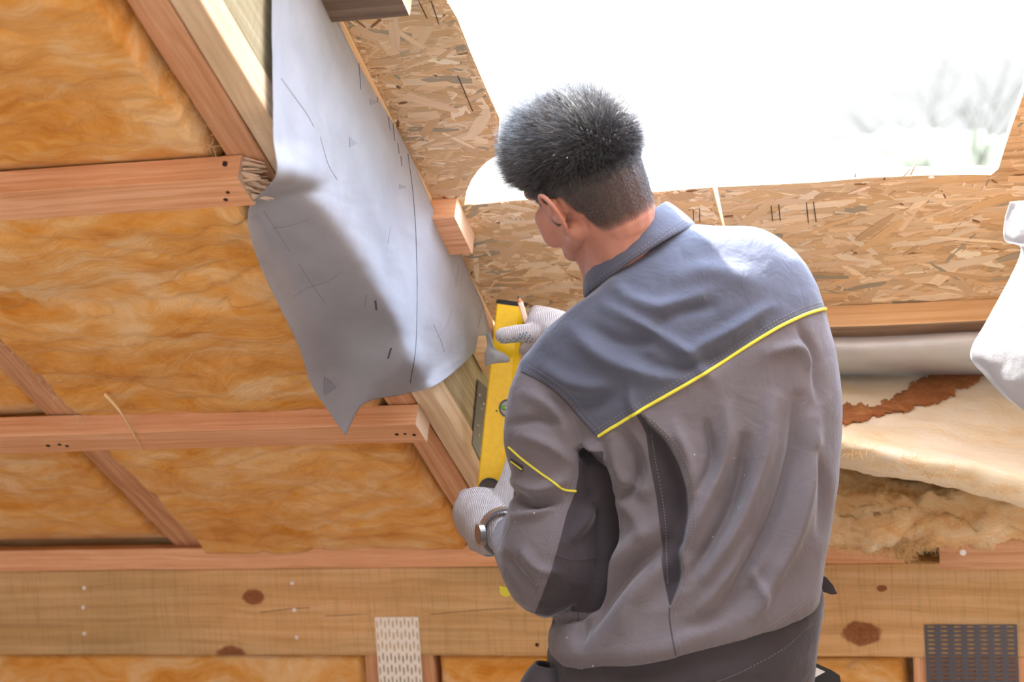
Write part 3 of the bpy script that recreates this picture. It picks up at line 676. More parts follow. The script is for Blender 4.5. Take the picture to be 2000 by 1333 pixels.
# fibres
pts = [hit(t_cr, x, 868+(x-1650)*.245+random.uniform(-4, 18), .001) for x in range(1650, 1995, 6)]
fibres('loose_fibres', [p[0] for p in pts if p], 700, .022, .00035, M_fib, None, cr, .006, seed=3)
pts = [hit(t_hp, x, y+random.uniform(-8, 8), .002) for x in range(1610, 1990, 12) for y in (960, 1000, 1030, 1055)]
fibres('loose_fibres', [p[0] for p in pts if p], 1500, .022, .00028, M_fib, None, heapc, .010, seed=4)
tuft = [roofp(1660+i*30, 1070-abs(i-2)*4, -.045) for i in range(6)]+[roofp(1765, 1078, -.05)]*3
fibres('loose_fibres', tuft, 1100, .030, .00035, M_fib, None, heapc, .010, seed=5, dirv=(0, -.3, -.9))

# ------------------------------------------------------------------ grey membrane on the rafter
def mrow(L, u1, u2, mids, R):
    return L
XR = -.9545
def xp(px, py): return xplane(px, py, XR)
def tp(px, py, t): return roofp(px, py, t)
rows = [
 [xp(528, -60), xp(546, -60), xp(570, -60), xp(590, -60), xp(608, -60), xp(617, -60)],
 [xp(526, 60), xp(545, 60), xp(580, 60), xp(620, 60), xp(650, 60), xp(664, 60)],
 [xp(527, 170), xp(548, 170), xp(595, 170), xp(650, 170), xp(695, 170), xp(721, 170)],
 [xp(530, 270), xp(556, 275), xp(620, 270), xp(680, 270), xp(740, 270), xp(780, 270)],
 [xp(533, 345), xp(580, 350), xp(640, 350), xp(710, 350), xp(780, 350), xp(817, 350)],
 [tp(480, 412, -.028), tp(520, 405, -.012), xplane(628, 405, -.957), xp(720, 420), xp(800, 430), xp(848, 425)],
 [tp(496, 500, -.05), tp(560, 490, -.010), xplane(680, 492, -.957), xp(760, 500), xp(840, 510), xp(896, 500)],
 [tp(536, 590, -.055), tp(620, 580, -.010), xplane(730, 575, -.957), xp(800, 585), xp(880, 590), xp(931, 575)],
 [tp(580, 680, -.060), tp(670, 660, -.012), xplane(775, 650, -.957), xp(830, 650), xp(900, 640), xp(943, 610)],
 [tp(604, 755, -.070), tp(690, 735, -.030), xplane(795, 715, -.955), xp(850, 705), xp(915, 670), xp(955, 643)],
 [tp(668, 852, -.095), tp(705, 790, -.050), tp(790, 770, -.012), tp(845, 752, -.008), xp(918, 695), xp(961, 652)],
]
def dm(G):
    H = G.copy(); nv, nu = G.shape[:2]
    for j in range(nv):
        for i in range(nu):
            u = i/(nu-1); v = j/(nv-1); p = G[j, i]
            k = .0045*fbm(u*3, v*7, 2)*1.0 + .003*noise.noise(Vector((u*9, v*5, 7)))
            bot = max(0, (v-.8)/.2); k += .010*bot*math.sin(u*11+1)*(.4+u*.3)
            H[j, i] = p + np.array([.85, -.5, .1])*(k+.006)
    return H
mem, V_, F_ = sheet('roof_membrane', rows, 110, 190, M_mem, None, .0007, disp=dm)
tag(mem, 'grey blue fabric membrane hanging over the rafter left of the man, marked with ink lines', 'membrane')
t_mem = bvh(V_, F_)
mb = MB()
for pts in [[(796, 300), (806, 380), (812, 470), (814, 580), (811, 680), (801, 748)], [(625, 268), (640, 320), (658, 352)], [(548, 153), (575, 190), (600, 225), (612, 248)],
            [(515, 412), (540, 450), (566, 492)], [(582, 513), (605, 550), (634, 590)], [(530, 446), (560, 442), (595, 432), (605, 425)], [(572, 580), (600, 562), (640, 550), (665, 532)],
            [(942, 600), (934, 640)], [(881, 515), (892, 560)], [(895, 520), (888, 570)], [(846, 634), (860, 665), (867, 688)], [(884, 600), (870, 640), (852, 660)], [(762, 442), (757, 475)], [(716, 575), (712, 600)]]:
    mb = MB(); thick = len(pts) == 6; project_tube(mb, t_mem, pts, .0008 if thick else .00045, .0006, 4, 4); mb.V and mb.build('printed_line', M_mark if thick else M_faint, mem)
for pts in [[(733, 587), (735, 605)], [(764, 680), (758, 700)]]: mb = MB(); project_tube(mb, t_mem, pts, .0018, .0002, 3, 5); mb.V and mb.build('printed_line', M_mark, mem)
for pts in [[(757, 228), (762, 255)], [(767, 240), (770, 275)], [(776, 280), (779, 300)], [(700, 120), (704, 175)], [(738, 160), (736, 200)], [(782, 305), (784, 325)]]: mb = MB(); project_tube(mb, t_mem, pts, .0008, .0005, 3, 4); mb.V and mb.build('printed_line', M_mark, mem)
def tri(px, py, w_, h_):
    P = [hit(t_mem, *q, .0012) for q in ((px, py), (px, py+h_), (px+w_, py+h_*.6))]
    if all(P): m_ = MB(); A = [q[0] for q in P]; n_ = np.mean([q[1] for q in P], 0)*.0005; m_.add(A+[a-n_ for a in A], [(0, 1, 2), (3, 5, 4), (0, 3, 4, 1), (1, 4, 5, 2), (2, 5, 3, 0)]); m_.build('printed_triangle', M_faint, mem)
tri(682, 268, 14, 20); tri(633, 735, 24, 38); tri(722, 192, 14, 14); tri(770, 245, 12, 14); tri(780, 360, 14, 10)
# torn flap by the level
rows = [[xplane(951, 652, -.9538), roofp(958, 655, .27), roofp(962, 664, .25)], [xplane(950, 676, -.9535), Wp(962, 680, 3.33), Wp(978, 682, 3.32)], [xplane(949, 700, -.953), Wp(963, 695, 3.32), Wp(994, 703, 3.31)], [xplane(948, 716, -.9525), Wp(957, 713, 3.325), Wp(975, 709, 3.32)]]
rows = [[Wp(948, 650, 3.37), Wp(956, 653, 3.33), Wp(961, 662, 3.325)], [Wp(951, 674, 3.345), Wp(960, 678, 3.33), Wp(967, 681, 3.32)], [Wp(947, 690, 3.345), Wp(966, 693, 3.315), Wp(990, 694, 3.305)], [Wp(947, 703, 3.345), Wp(966, 705, 3.315), Wp(995, 707, 3.305)], [Wp(948, 716, 3.345), Wp(957, 712, 3.325), Wp(972, 709, 3.32)]]
o, _, _ = sheet('torn_flap', rows, 20, 24, M_memw, mem, .0007)
# nail plate on the treated rafter side
X9 = -.9595
mb = MB(); a, b, c_, d_ = xplane(933, 742, X9), xplane(921, 868, X9), xplane(940, 905, X9), xplane(951, 760, X9)
n_ = np.array([.0015, 0, 0]); mb.hexa([a, b, c_, d_, a+n_, b+n_, c_+n_, d_+n_]); npl = mb.build('joist_hanger', M_galvd); tag(npl, 'narrow grey metal bracket nailed to the greenish rafter beside the spirit level', 'metal bracket')
for q in [(936, 772), (940, 800), (933, 832), (934, 850), (944, 790), (938, 880)]:
    p = xplane(*q, X9+.0015); mb = MB(); mb.tube([p, p+[.0022, 0, 0]], [.003, .002], 9); mb.build('nail', M_steel, npl)
# stub wood between membrane & level
o = roofbox('wood_block', -.958, -.935, .375, .46, .18, .215, M_light, 'small pale wood block under the corner of the grey membrane', 'wood block', 0)

# white membrane, right edge
rows = [
 [Wp(1972, 395, 2.72), Wp(2010, 392, 2.70), Wp(2110, 390, 2.66)],
 [Wp(1963, 430, 2.74), Wp(2010, 430, 2.70), Wp(2110, 430, 2.66)],
 [Wp(1964, 470, 2.76), Wp(2008, 470, 2.71), Wp(2110, 470, 2.66)],
 [Wp(1996, 487, 2.78), Wp(2020, 490, 2.73), Wp(2110, 500, 2.66)],
 [Wp(1964, 560, 2.82), Wp(2010, 560, 2.76), Wp(2110, 560, 2.68)],
 [Wp(1925, 630, 2.86), Wp(1995, 635, 2.79), Wp(2110, 640, 2.70)],
 [Wp(1895, 692, 2.88), Wp(1985, 700, 2.81), Wp(2110, 710, 2.72)],
 [Wp(1925, 735, 2.88), Wp(1990, 750, 2.82), Wp(2110, 780, 2.74)],
 [Wp(1962, 775, 2.87), Wp(2010, 800, 2.83), Wp(2110, 850, 2.76)],
 [Wp(2006, 805, 2.86), Wp(2040, 835, 2.83), Wp(2110, 900, 2.78)]]
def dw(G):
    H = G.copy()
    for j in range(G.shape[0]):
        for i in range(G.shape[1]):
            p = G[j, i]; H[j, i] = p + FW*(.012*fbm(p[0]*7, p[2]*7, 3)+.006*fbm(p[0]*20, p[2]*20, 5))
    return H
wm, _, _ = sheet('roof_membrane', rows, 50, 120, M_memw, None, .0008, disp=dw); tag(wm, 'bright white fabric membrane hanging at the right edge of the picture', 'membrane')

# ------------------------------------------------------------------ spirit level
A = wallp(969.5, 593, -.38); B = wallp(932, 945, -.38); ax = (A-B)/np.linalg.norm(A-B); wd = np.array([1, 0, 0.])-ax*ax[0]; wd /= np.linalg.norm(wd); nn = np.cross(ax, wd); nn = nn if nn[1] < 0 else -nn
LB = A-ax*.40; LW = .0495; LT = .021
LM = Matrix(((wd[0], ax[0], nn[0], LB[0]), (wd[1], ax[1], nn[1], LB[1]), (wd[2], ax[2], nn[2], LB[2]), (0, 0, 0, 1)))
lev = empty('spirit_level', LB); tag(lev, 'yellow aluminium spirit level held upright in both gloved hands', 'spirit level')
mb = MB(); c = .0025
prof = [(0, -c), (c, 0), (LW-c*3.2, 0), (LW, -c*2.4), (LW, -LT), (0, -LT)]
V = [(x, y, z) for y in (0, .40) for (x, z) in prof]; Fc = [(i, (i+1) % 6, 6+(i+1) % 6, 6+i) for i in range(6)]+[tuple(range(6))[::-1], tuple(range(6, 12))]
mobj('level_body', V, Fc, M_level, lev, LM)
# raised rims along the face
for x0, x1 in ((.0035, .0048), (LW-.0105, LW-.0092)):
    mb = MB(); mb.box((x0, .002, -.0003), (x1, .398, .0004)); mobj('edge_groove', mb.V, mb.F, M_level, lev, LM)
mb = MB(); mb.add([(x*1.0+(-.001 if x < .01 else .0012), y, z+(.0005 if z > -.01 else -.0008)) for y in (.40, .406) for (x, z) in prof], Fc); mobj('end_cap', mb.V, mb.F, M_black, lev, LM)
mb = MB(); mb.add([(x, y, z) for y in (-.006, 0) for (x, z) in prof], Fc); mobj('end_cap', mb.V, mb.F, M_black, lev, LM)
Li = LM.inverted()
def lpt(px, py): q = wallp(px, py, -.38); return Li @ Vector(q)
def vial(px, py, r, xlim=None):
    q = lpt(px, py); cx, cyy = q[0], q[1]; mb = MB(); mb.tube([(cx, cyy, -.0005), (cx, cyy, .0012)], r, 36); v = mobj('vial_ring', mb.V, mb.F, M_ring, lev, LM, smooth=False)
    mb = MB(); mb.tube([(cx, cyy, .0012), (cx, cyy, .0015)], r*.78, 32); mobj('vial_window', mb.V, mb.F, M_lens, v, LM)
    mb = MB(); capsule(mb, (cx-r*.5, cyy, .001), (cx+r*.5, cyy, .001), .0042, .0042, 12); mobj('vial_tube', mb.V, mb.F, M_vial if px > 980 else M_steel, v, LM, smooth=True)
    mb = MB(); capsule(mb, (cx-.003, cyy+.001, .0052), (cx+.003, cyy+.001, .0052), .0012, .0012, 8); mobj('air_bubble', mb.V, mb.F, M_screw, v, LM, smooth=True)
vial(957, 957, .0215); vial(992, 798, .0165)
q = lpt(970, 803); mb = MB(); mb.tube([(q[0], q[1], 0), (q[0], q[1], .0006)], .0016, 10); mobj('pin', mb.V, mb.F, M_black, lev, LM)
# pencil
D_ = 3.27; p0, p1, p2, p3 = Wp(1026, 623, D_-.0), Wp(1016, 590, D_-.005), Wp(1013.5, 583, D_-.006), Wp(1011, 577, D_-.007)
pe = empty('pencil', p0); tag(pe, 'short natural wood pencil held upright in the upper gloved hand', 'pencil')
mb = MB(); mb.tube([Wp(1036, 655, D_+.01), p0, p1], .0048, 6); mb.build('pencil_shaft', M_pencil, pe)
mb = MB(); mb.tube([p1, p2], [.0048, .0024], 12); mb.build('sharpened_cone', M_tipw, pe)
mb = MB(); mb.tube([p2, p3], [.0024, .0006], 10); mb.build('pencil_lead', M_lead, pe)

# ------------------------------------------------------------------ the man
HIP = Wp(1340, 1333, 2.8); man_base = np.array([HIP[0], HIP[1], 0])
person = empty('person', man_base); tag(person, 'man seen from behind in grey work jacket and knit gloves, bending over a spirit level', 'person')
# head basis
ha, hb, hc = np.radians([39, 6, 28])
hf = FW*np.cos(ha)-RT*np.sin(ha); hl = -RT*np.cos(ha)-FW*np.sin(ha); hu = UP.copy()
hf, hu = hf*np.cos(hb)-hu*np.sin(hb), hu*np.cos(hb)+hf*np.sin(hb)
hl, hu = hl*np.cos(hc)-hu*np.sin(hc), hu*np.cos(hc)+hl*np.sin(hc)
HC = Wp(1140, 347, 2.8)
def H(l, f, u): return HC + l*hl + f*hf + u*hu
def ellip(mb, c, ra, n=28, m=18, shape=None):
    V = []; Fc = []
    for j in range(m+1):
        ph = math.pi*j/m-math.pi/2
        for i in range(n):
            th = 2*math.pi*i/n; l, f, u = math.cos(ph)*math.cos(th)*ra[0], math.cos(ph)*math.sin(th)*ra[1], math.sin(ph)*ra[2]
            if shape: l, f, u = shape(l, f, u)
            V.append(H(c[0]+l, c[1]+f, c[2]+u))
    for j in range(m):
        for i in range(n): k = (i+1) % n; Fc.append((j*n+i, j*n+k, (j+1)*n+k, (j+1)*n+i))
    mb.add(V, Fc)
mb = MB()
ellip(mb, (0, -.005, .025), (.077, .099, .092))                     # cranium
ellip(mb, (0, .03, -.045), (.060, .066, .082))                       # face
ellip(mb, (0, .060, -.095), (.036, .036, .030))                      # chin
capsule(mb, H(.053, .0, -.06), H(.026, .062, -.10), .020, .016); capsule(mb, H(-.053, .0, -.06), H(-.026, .062, -.10), .020, .016)
capsule(mb, H(0, .092, -.02), H(0, .104, -.050), .008, .011); capsule(mb, H(-.03, .088, .005), H(.03, .088, .005), .012, .012)
capsule(mb, H(-.016, .090, -.075), H(.016, .090, -.075), .008, .008)
for sgn in (1, -1): capsule(mb, H(sgn*.045, .062, -.035), H(sgn*.040, .066, -.065), .019, .020)
nb = Wp(1226, 520, 2.84)
capsule(mb, H(0, -.042, .0), H(0, -.040, -.06), .060, .055); capsule(mb, H(0, -.035, -.045), nb, .056, .060); capsule(mb, H(0, .012, -.07), Wp(1215, 540, 2.89), .050, .058)
capsule(mb, nb, Wp(1290, 640, 2.88), .066, .11)
# ears: rim, lobe and bowl
for sgn in (1, -1):
    E_ = [(.072, .012, -.040), (.080, .010, -.018), (.089, .006, .006), (.096, -.008, .014), (.099, -.020, .006), (.096, -.024, -.012), (.088, -.018, -.032), (.079, -.006, -.050), (.073, .004, -.056)]
    E_ = catmull([(sgn*a_, b_, c_) for a_, b_, c_ in E_], 22)
    for i in range(21): capsule(mb, H(*E_[i]), H(*E_[i+1]), .0042, .0042, 8)
    capsule(mb, H(sgn*.075, .0, -.018), H(sgn*.086, -.012, -.004), .012, .008, 10); capsule(mb, H(sgn*.075, .0, -.03), H(sgn*.083, -.010, -.028), .011, .007, 10)
V, Fc, N = fuse(mb, .0026, 5, .5)
body = mobj('body', V, Fc, M_skin, person, centre_frame(V), smooth=True, world=True)
t_body = bvh(V, Fc)
# scalp cap and hair strands
Q = V-HC; lc, fc, uc = Q@hl, Q@hf, Q@hu
def hairmask(l, f, u):
    line_f = np.where(u > .02, .075+.35*(u-.02), np.where(u > -.015, .05, .012+0*u))       # front limit
    low = np.where(f > .02, -.02, np.where(f > -.02, .000, -.030-(.02-0*f)*np.clip((-.02-f)/.03, 0, 1)*2.2))
    ear = (np.abs(l) > .078) & (u < .020) & (f > -.032)
    side = (f > .008) & (f < .034) & (u < .02) & (u > -.045) & (np.abs(l) > .05)
    return (((f < line_f) & (u > low) & ~ear) | (side & ~(np.abs(l) > .080))) & (np.abs(l) < .0805)
mask = hairmask(lc, fc, uc)
dens = np.clip((uc+.105)/.06, 0, 1)*np.clip((.035-fc)/.02, 0, 1)*mask
adj = np.zeros(len(V)); cnt = np.zeros(len(V)); Tt = tris(Fc)
for _ in range(4):
    adj[:] = 0; cnt[:] = 0
    for a_, b_ in ((0, 1), (1, 2), (2, 0)): np.add.at(adj, Tt[:, a_], dens[Tt[:, b_]]); np.add.at(adj, Tt[:, b_], dens[Tt[:, a_]]); np.add.at(cnt, Tt[:, a_], 1); np.add.at(cnt, Tt[:, b_], 1)
    dens = adj/np.maximum(cnt, 1)
at_ = body.data.attributes.new('scalp', 'FLOAT', 'POINT'); at_.data.foreach_set('value', dens.astype(np.float32))
T = tris(Fc); sm = np.where(mask, 1.0, -1.0)
hairT = T[(sm[T] > 0).all(1)]; capT = T[(np.where(mask & (uc > .012) & ~((fc > .0) & (uc < .03)), 1, -1)[T] > 0).all(1)]
cV, cN, cT = sub(V+N*.0008, N, capT); capT = hairT; hair = mobj('hair', cV, cT, M_scalp, person, centre_frame(cV), smooth=True, world=True, solid=.001)
ar = .5*np.linalg.norm(np.cross(V[capT[:, 1]]-V[capT[:, 0]], V[capT[:, 2]]-V[capT[:, 0]]), axis=1); pr = ar/ar.sum()
NS = 34000; ch = rng.choice(len(capT), NS, p=pr); bu = rng.random((NS, 2)); fl = bu.sum(1) > 1; bu[fl] = 1-bu[fl]
SV, SF = [], []
for k in range(NS):
    a, b, c = capT[ch[k]]; P = V[a]+(V[b]-V[a])*bu[k, 0]+(V[c]-V[a])*bu[k, 1]; n = N[a]; q = P-HC; l, f, u = q@hl, q@hf, q@hu
    tall = min(1, max(0, (u+.02)/.10)); L = .006+.026*tall**1.2+(.010 if f > .03 and u > .03 else 0); L *= random.uniform(.6, 1.08)
    if u < .01: L *= .6
    if (u < -.035 and random.random() < (-.035-u)*22) or (f > 0 and u < 0 and abs(l) < .06): continue
    wf = min(1, max(0, (f+.01)/.07))*min(1, max(0, (u+.01)/.04)); wu = min(1, max(0, (u-.03)/.05))
    flow = (hf*(.1+.45*wu)+hu*(-.35*(1-wu))+hl*(.10*math.sin(f*40+u*30)))*(1-wf) + (hf*.75+hu*.25+hl*(l*4))*wf + rng.normal(0, .17, 3)
    d = n*(.95 if u > .02 else .30)+flow+(hu*-.5 if u < .0 else 0); d /= np.linalg.norm(d); d2 = d*.8+flow*.45+n*.1; d2 /= np.linalg.norm(d2)
    pts = [P, P+d*L*.5, P+d*L*.5+d2*L*.5]; sidev = np.cross(d, n+rng.normal(0, .4, 3)); sidev /= np.linalg.norm(sidev)+1e-9; o2 = np.cross(d, sidev)
    b0 = len(SV)
    for p, r in zip(pts, ((.00040, .00034, .0001) if u > 0 else (.00022, .0002, .0001))):
        SV += [p+sidev*r, p-sidev*r*.5+o2*r*.87, p-sidev*r*.5-o2*r*.87]
    for j in (0, 3):
        for i in range(3): m_ = (i+1) % 3; SF.append((b0+j+i, b0+j+m_, b0+j+3+m_, b0+j+3+i))
hs = mobj('hair_strands', SV, SF, M_hair, hair, centre_frame(SV), smooth=True, world=True); hs['kind'] = 'stuff'

# jacket: torso loft + sleeves fused, then tailored
hz = -FW.copy(); hz[2] = 0; hz /= np.linalg.norm(hz)
TR = [ # L, R, dist, half thickness, upward lean of the back direction
 (1175, 560, 1325, 440, 2.84, .050, .25), (1120, 612, 1405, 446, 2.85, .085, .30), (1062, 658, 1492, 458, 2.86, .115, .30), (1022, 712, 1563, 512, 2.86, .135, .25),
 (1010, 775, 1600, 578, 2.86, .145, .18), (1060, 850, 1620, 655, 2.86, .150, .10), (1105, 930, 1636, 745, 2.86, .150, .05), (1128, 1010, 1640, 835, 2.86, .150, 0),
 (1122, 1090, 1634, 920, 2.85, .150, 0), (1098, 1165, 1620, 1010, 2.84, .150, 0), (1076, 1225, 1609, 1085, 2.83, .148, 0), (1072, 1262, 1602, 1140, 2.82, .145, 0), (1082, 1287, 1596, 1172, 2.82, .142, 0)]
R_ = catmull(np.array(TR), 120)
mb = MB(); nth = 96; V = []; Fc = []
for j, r in enumerate(R_):
    a = Wp(r[0], r[1], r[4]); b = Wp(r[2], r[3], r[4]); c = (a+b)/2; hx = (b-a)/2; od = hz+np.array([0, 0, r[6]]); od /= np.linalg.norm(od)
    for i in range(nth):
        th = 2*math.pi*i/nth; co, si = math.cos(th), math.sin(th); e = .82
        V.append(c+hx*math.copysign(abs(co)**e, co)+od*r[5]*math.copysign(abs(si)**e, si))
for j in range(len(R_)-1):
    for i in range(nth): k = (i+1) % nth; Fc.append((j*nth+i, j*nth+k, (j+1)*nth+k, (j+1)*nth+i))
Fc.append(tuple(range(nth))[::-1]); Fc.append(tuple((len(R_)-1)*nth+i for i in range(nth)))
mb.add(V, Fc)
# left sleeve (upper arm towards the elbow, then the forearm going forward)
SL = [(1085, 745, 2.83, .060), (1078, 800, 2.82, .068), (1080, 860, 2.815, .072), (1090, 920, 2.815, .067), (1090, 985, 2.82, .069), (1083, 1050, 2.81, .077), (1079, 1105, 2.805, .077), (1083, 1133, 2.815, .050)]
S_ = catmull(np.array(SL), 26)
for i in range(len(S_)-1): capsule(mb, Wp(*S_[i][:3]), Wp(*S_[i+1][:3]), S_[i][3], S_[i+1][3], 24)
capsule(mb, Wp(1082, 1120, 2.87), Wp(1035, 1090, 3.00), .062, .052, 24); capsule(mb, Wp(1035, 1090, 3.00), Wp(1000, 1048, 3.14), .052, .037, 24)
# right sleeve reaching in front of the chest
polycap(mb, [Wp(1480, 620, 2.92), Wp(1460, 800, 3.02), Wp(1330, 810, 3.16), Wp(1140, 672, 3.20)], [.075, .068, .060, .037])
V, Fc, N = fuse(mb, .0034, 8, .5)
P2 = projv(V); zc = (V-CAM)@FW; front = (N@(-FW)) > -.15
def ridge(pts, wpx, amp, fade=True):
    d, t = polydist(P2, dense(pts, 12)); g = np.exp(-(d/wpx)**2)
    if fade: g *= np.sin(np.pi*np.clip(t*.9+.05, 0, 1))**.6
    return 1.7*amp*g*front
disp = np.zeros(len(V))
for a in [
 # yoke creases
 ([(1185, 600), (1260, 640), (1340, 690), (1390, 740)], 14, .007), ([(1340, 690), (1420, 650), (1500, 600)], 13, .006), ([(1200, 560), (1240, 590), (1300, 600), (1380, 570)], 16, .006),
 ([(1120, 650), (1180, 700), (1260, 730), (1330, 735)], 18, .008), ([(1060, 720), (1120, 750), (1200, 760)], 16, .007), ([(1230, 760), (1238, 800), (1250, 830)], 10, .006), ([(1090, 780), (1150, 790), (1210, 760)], 16, -.006),
 ([(1240, 690), (1300, 720), (1400, 700), (1480, 650)], 14, -.006), ([(1150, 640), (1220, 670), (1290, 660)], 14, -.006), ([(1310, 540), (1400, 530), (1480, 560)], 22, .005), ([(1280, 640), (1320, 610), (1390, 600)], 12, -.005),
 # body creases
 ([(1140, 1235), (1170, 1190), (1220, 1130), (1300, 1060)], 16, -.012), ([(1160, 1150), (1210, 1090), (1280, 1030)], 18, .009), ([(1200, 1240), (1240, 1160), (1310, 1090)], 22, .008),
 ([(1195, 860), (1215, 930), (1255, 960)], 14, .009), ([(1215, 840), (1245, 900), (1240, 950), (1195, 975)], 11, -.010), ([(1185, 960), (1235, 1000), (1260, 1060)], 16, .007), ([(1135, 1200), (1128, 1230), (1130, 1260)], 12, -.008),
 ([(1380, 1120), (1440, 1030), (1490, 900), (1510, 780)], 18, .012), ([(1340, 1140), (1400, 1050), (1440, 960), (1455, 860)], 14, -.010), ([(1345, 1050), (1390, 960), (1420, 870), (1420, 800)], 16, .009),
 ([(1420, 1170), (1500, 1030), (1545, 900), (1560, 780)], 14, -.011), ([(1470, 1200), (1545, 1060), (1580, 930), (1590, 820)], 16, .010), ([(1360, 1200), (1420, 1130), (1460, 1060)], 13, .006), ([(1590, 880), (1610, 960), (1600, 1040)], 11, -.007),
 ([(1320, 830), (1345, 900), (1350, 960)], 12, .008), ([(1380, 830), (1390, 900), (1370, 950)], 10, -.007), ([(1470, 1120), (1490, 1170), (1480, 1210)], 10, .006), ([(1500, 690), (1560, 680), (1590, 720)], 14, .006), ([(1560, 640), (1590, 700), (1600, 780)], 9, -.007),
 ([(1200, 1290), (1300, 1270), (1400, 1220)], 20, .004), ([(1330, 1230), (1400, 1200), (1500, 1120)], 16, -.005),
 # armpit gap and sleeve creases
 ([(1138, 878), (1172, 925), (1186, 990), (1190, 1060), (1170, 1130), (1150, 1180)], 11, -.020), ([(1192, 1075), (1176, 1130), (1150, 1172), (1115, 1203), (1080, 1215)], 8, -.014), ([(1132, 872), (1165, 875), (1180, 905)], 9, .010), ([(1140, 880), (1150, 900), (1175, 915)], 7, -.014),
 ([(1000, 962), (1040, 985), (1090, 980)], 9, -.010), ([(1005, 940), (1050, 955), (1100, 940)], 12, .008), ([(1005, 1010), (1050, 1005), (1080, 990)], 9, .006), ([(1020, 1075), (1050, 1110), (1085, 1120)], 10, .007),
 ([(990, 1090), (1020, 1130), (1045, 1160)], 9, -.006), ([(1110, 1060), (1140, 1020), (1160, 980)], 12, .008), ([(1020, 850), (1070, 870), (1110, 900)], 12, .006), ([(1030, 770), (1080, 800), (1110, 850)], 14, .006), ([(1000, 830), (1050, 820), (1090, 830)], 10, -.005)]:
    disp += ridge(*a)
# action pleat: right side lifted over a dark inset
edge = [(1228, 778), (1262, 822), (1300, 860), (1326, 905), (1342, 955), (1345, 1010), (1338, 1055), (1328, 1080), (1332, 1120), (1324, 1150), (1308, 1188)]
seamL = [(1228, 778), (1262, 850), (1268, 900), (1282, 970), (1290, 1030), (1292, 1090), (1298, 1140), (1308, 1188)]
de, te = polydist(P2, dense(edge, 6)); 
E_ = np.array(dense(edge, 6)); ex = np.interp(P2[:, 1], E_[:, 1], E_[:, 0]); sgn = P2[:, 0]-ex
iny = np.clip((P2[:, 1]-790)/60, 0, 1)*np.clip((1195-P2[:, 1])/60, 0, 1)
disp += front*iny*(np.where(sgn > 0, .012*np.exp(-(sgn/60)**2), -.012*np.exp(-(sgn/34)**2)))*np.abs(np.tanh(sgn/4))
for k in range(len(V)):
    if front[k]: p = V[k]; disp[k] += .006*fbm(p[0]*9, p[2]*7, p[1]*6, 3)+.0014*fbm(p[0]*40, p[2]*26, 3, 2)
rest = np.column_stack([P2, zc, N@(-FW)])
V = V+N*disp[:, None]
T = tris(Fc); N = vnormals(V, T)
t_j = bvh(V, T)
V = np.column_stack([V, rest])
jk = empty('jacket', V.mean(0)[:3]) ; jk.parent = person; jk.matrix_basis = WM[person.name].inverted() @ WM[jk.name]
def smask(poly, P, ok): s = sdf(P, poly); return np.where(ok, s, -np.abs(s)-1)
YK = [(1165, 854), (1230, 815), (1300, 772), (1370, 735), (1430, 695), (1500, 650), (1560, 618), (1600, 607), (1616, 604), (1700, 560), (1700, 300), (900, 300), (1019, 726), (1060, 748), (1100, 780), (1135, 820)]
s1 = sdf(P2, YK); s1 = np.where(zc > 2.98, -np.abs(s1)-1, s1)
V, N, Tp, Tn, _ = cut(V, T, N, s1)
def emit(name, T_, mat, parent=jk):
    a, n, t = sub(V, N, T_); a = a[:, :3]; return mobj(name, a, t, mat, parent, centre_frame(a), smooth=True, world=True, normals=n)
emit('yoke', Tp, M_yoke)
P2 = V[:, 3:5]; ok = V[:, 6] > .0
EL = [(1130, 880), (1150, 872), (1182, 880), (1184, 925), (1196, 1010), (1196, 1060), (1184, 1110), (1166, 1150), (1138, 1184), (1100, 1206), (1042, 1204), (1058, 1165), (1078, 1110), (1095, 1050), (1108, 1000), (1124, 962), (1130, 930)]
V, N, Tp, Tn, _ = cut(V, Tn, N, smask(EL, P2, ok)); emit('elbow_panel', Tp, M_panel)
P2 = V[:, 3:5]; ok = V[:, 6] > .0
SP = seamL+edge[::-1][1:-1]
V, N, Tp, Tn, _ = cut(V, Tn, N, smask(SP, P2, ok)); 
lab = {}
def find(a):
    while lab[a] != a: lab[a] = lab[lab[a]]; a = lab[a]
    return a
for t in Tp:
    for a in t: lab.setdefault(a, a)
    r0 = find(t[0])
    for a in t[1:]: lab[find(a)] = r0
roots = np.array([find(t[0]) for t in Tp]); big = np.bincount(np.unique(roots, return_inverse=True)[1]).argmax(); keep = np.unique(roots)[big]
emit('pleat_panel', Tp[roots == keep], M_panel)
if (roots != keep).any(): Tn = np.concatenate([Tn, Tp[roots != keep]])
P2 = V[:, 3:5]
# sleeve versus back: split on a line down the armpit
SB = [(1166, 853), (1150, 868), (1182, 900), (1190, 1000), (1192, 1075), (1176, 1128), (1150, 1170), (1115, 1201), (1080, 1213), (850, 1230), (850, 700), (1019, 726), (1060, 748), (1100, 780), (1135, 820)]
V, N, Tp, Tn, _ = cut(V, Tn, N, sdf(P2, SB)); emit('sleeve', Tp, M_body_cloth); emit('back_panel', Tn, M_body_cloth)
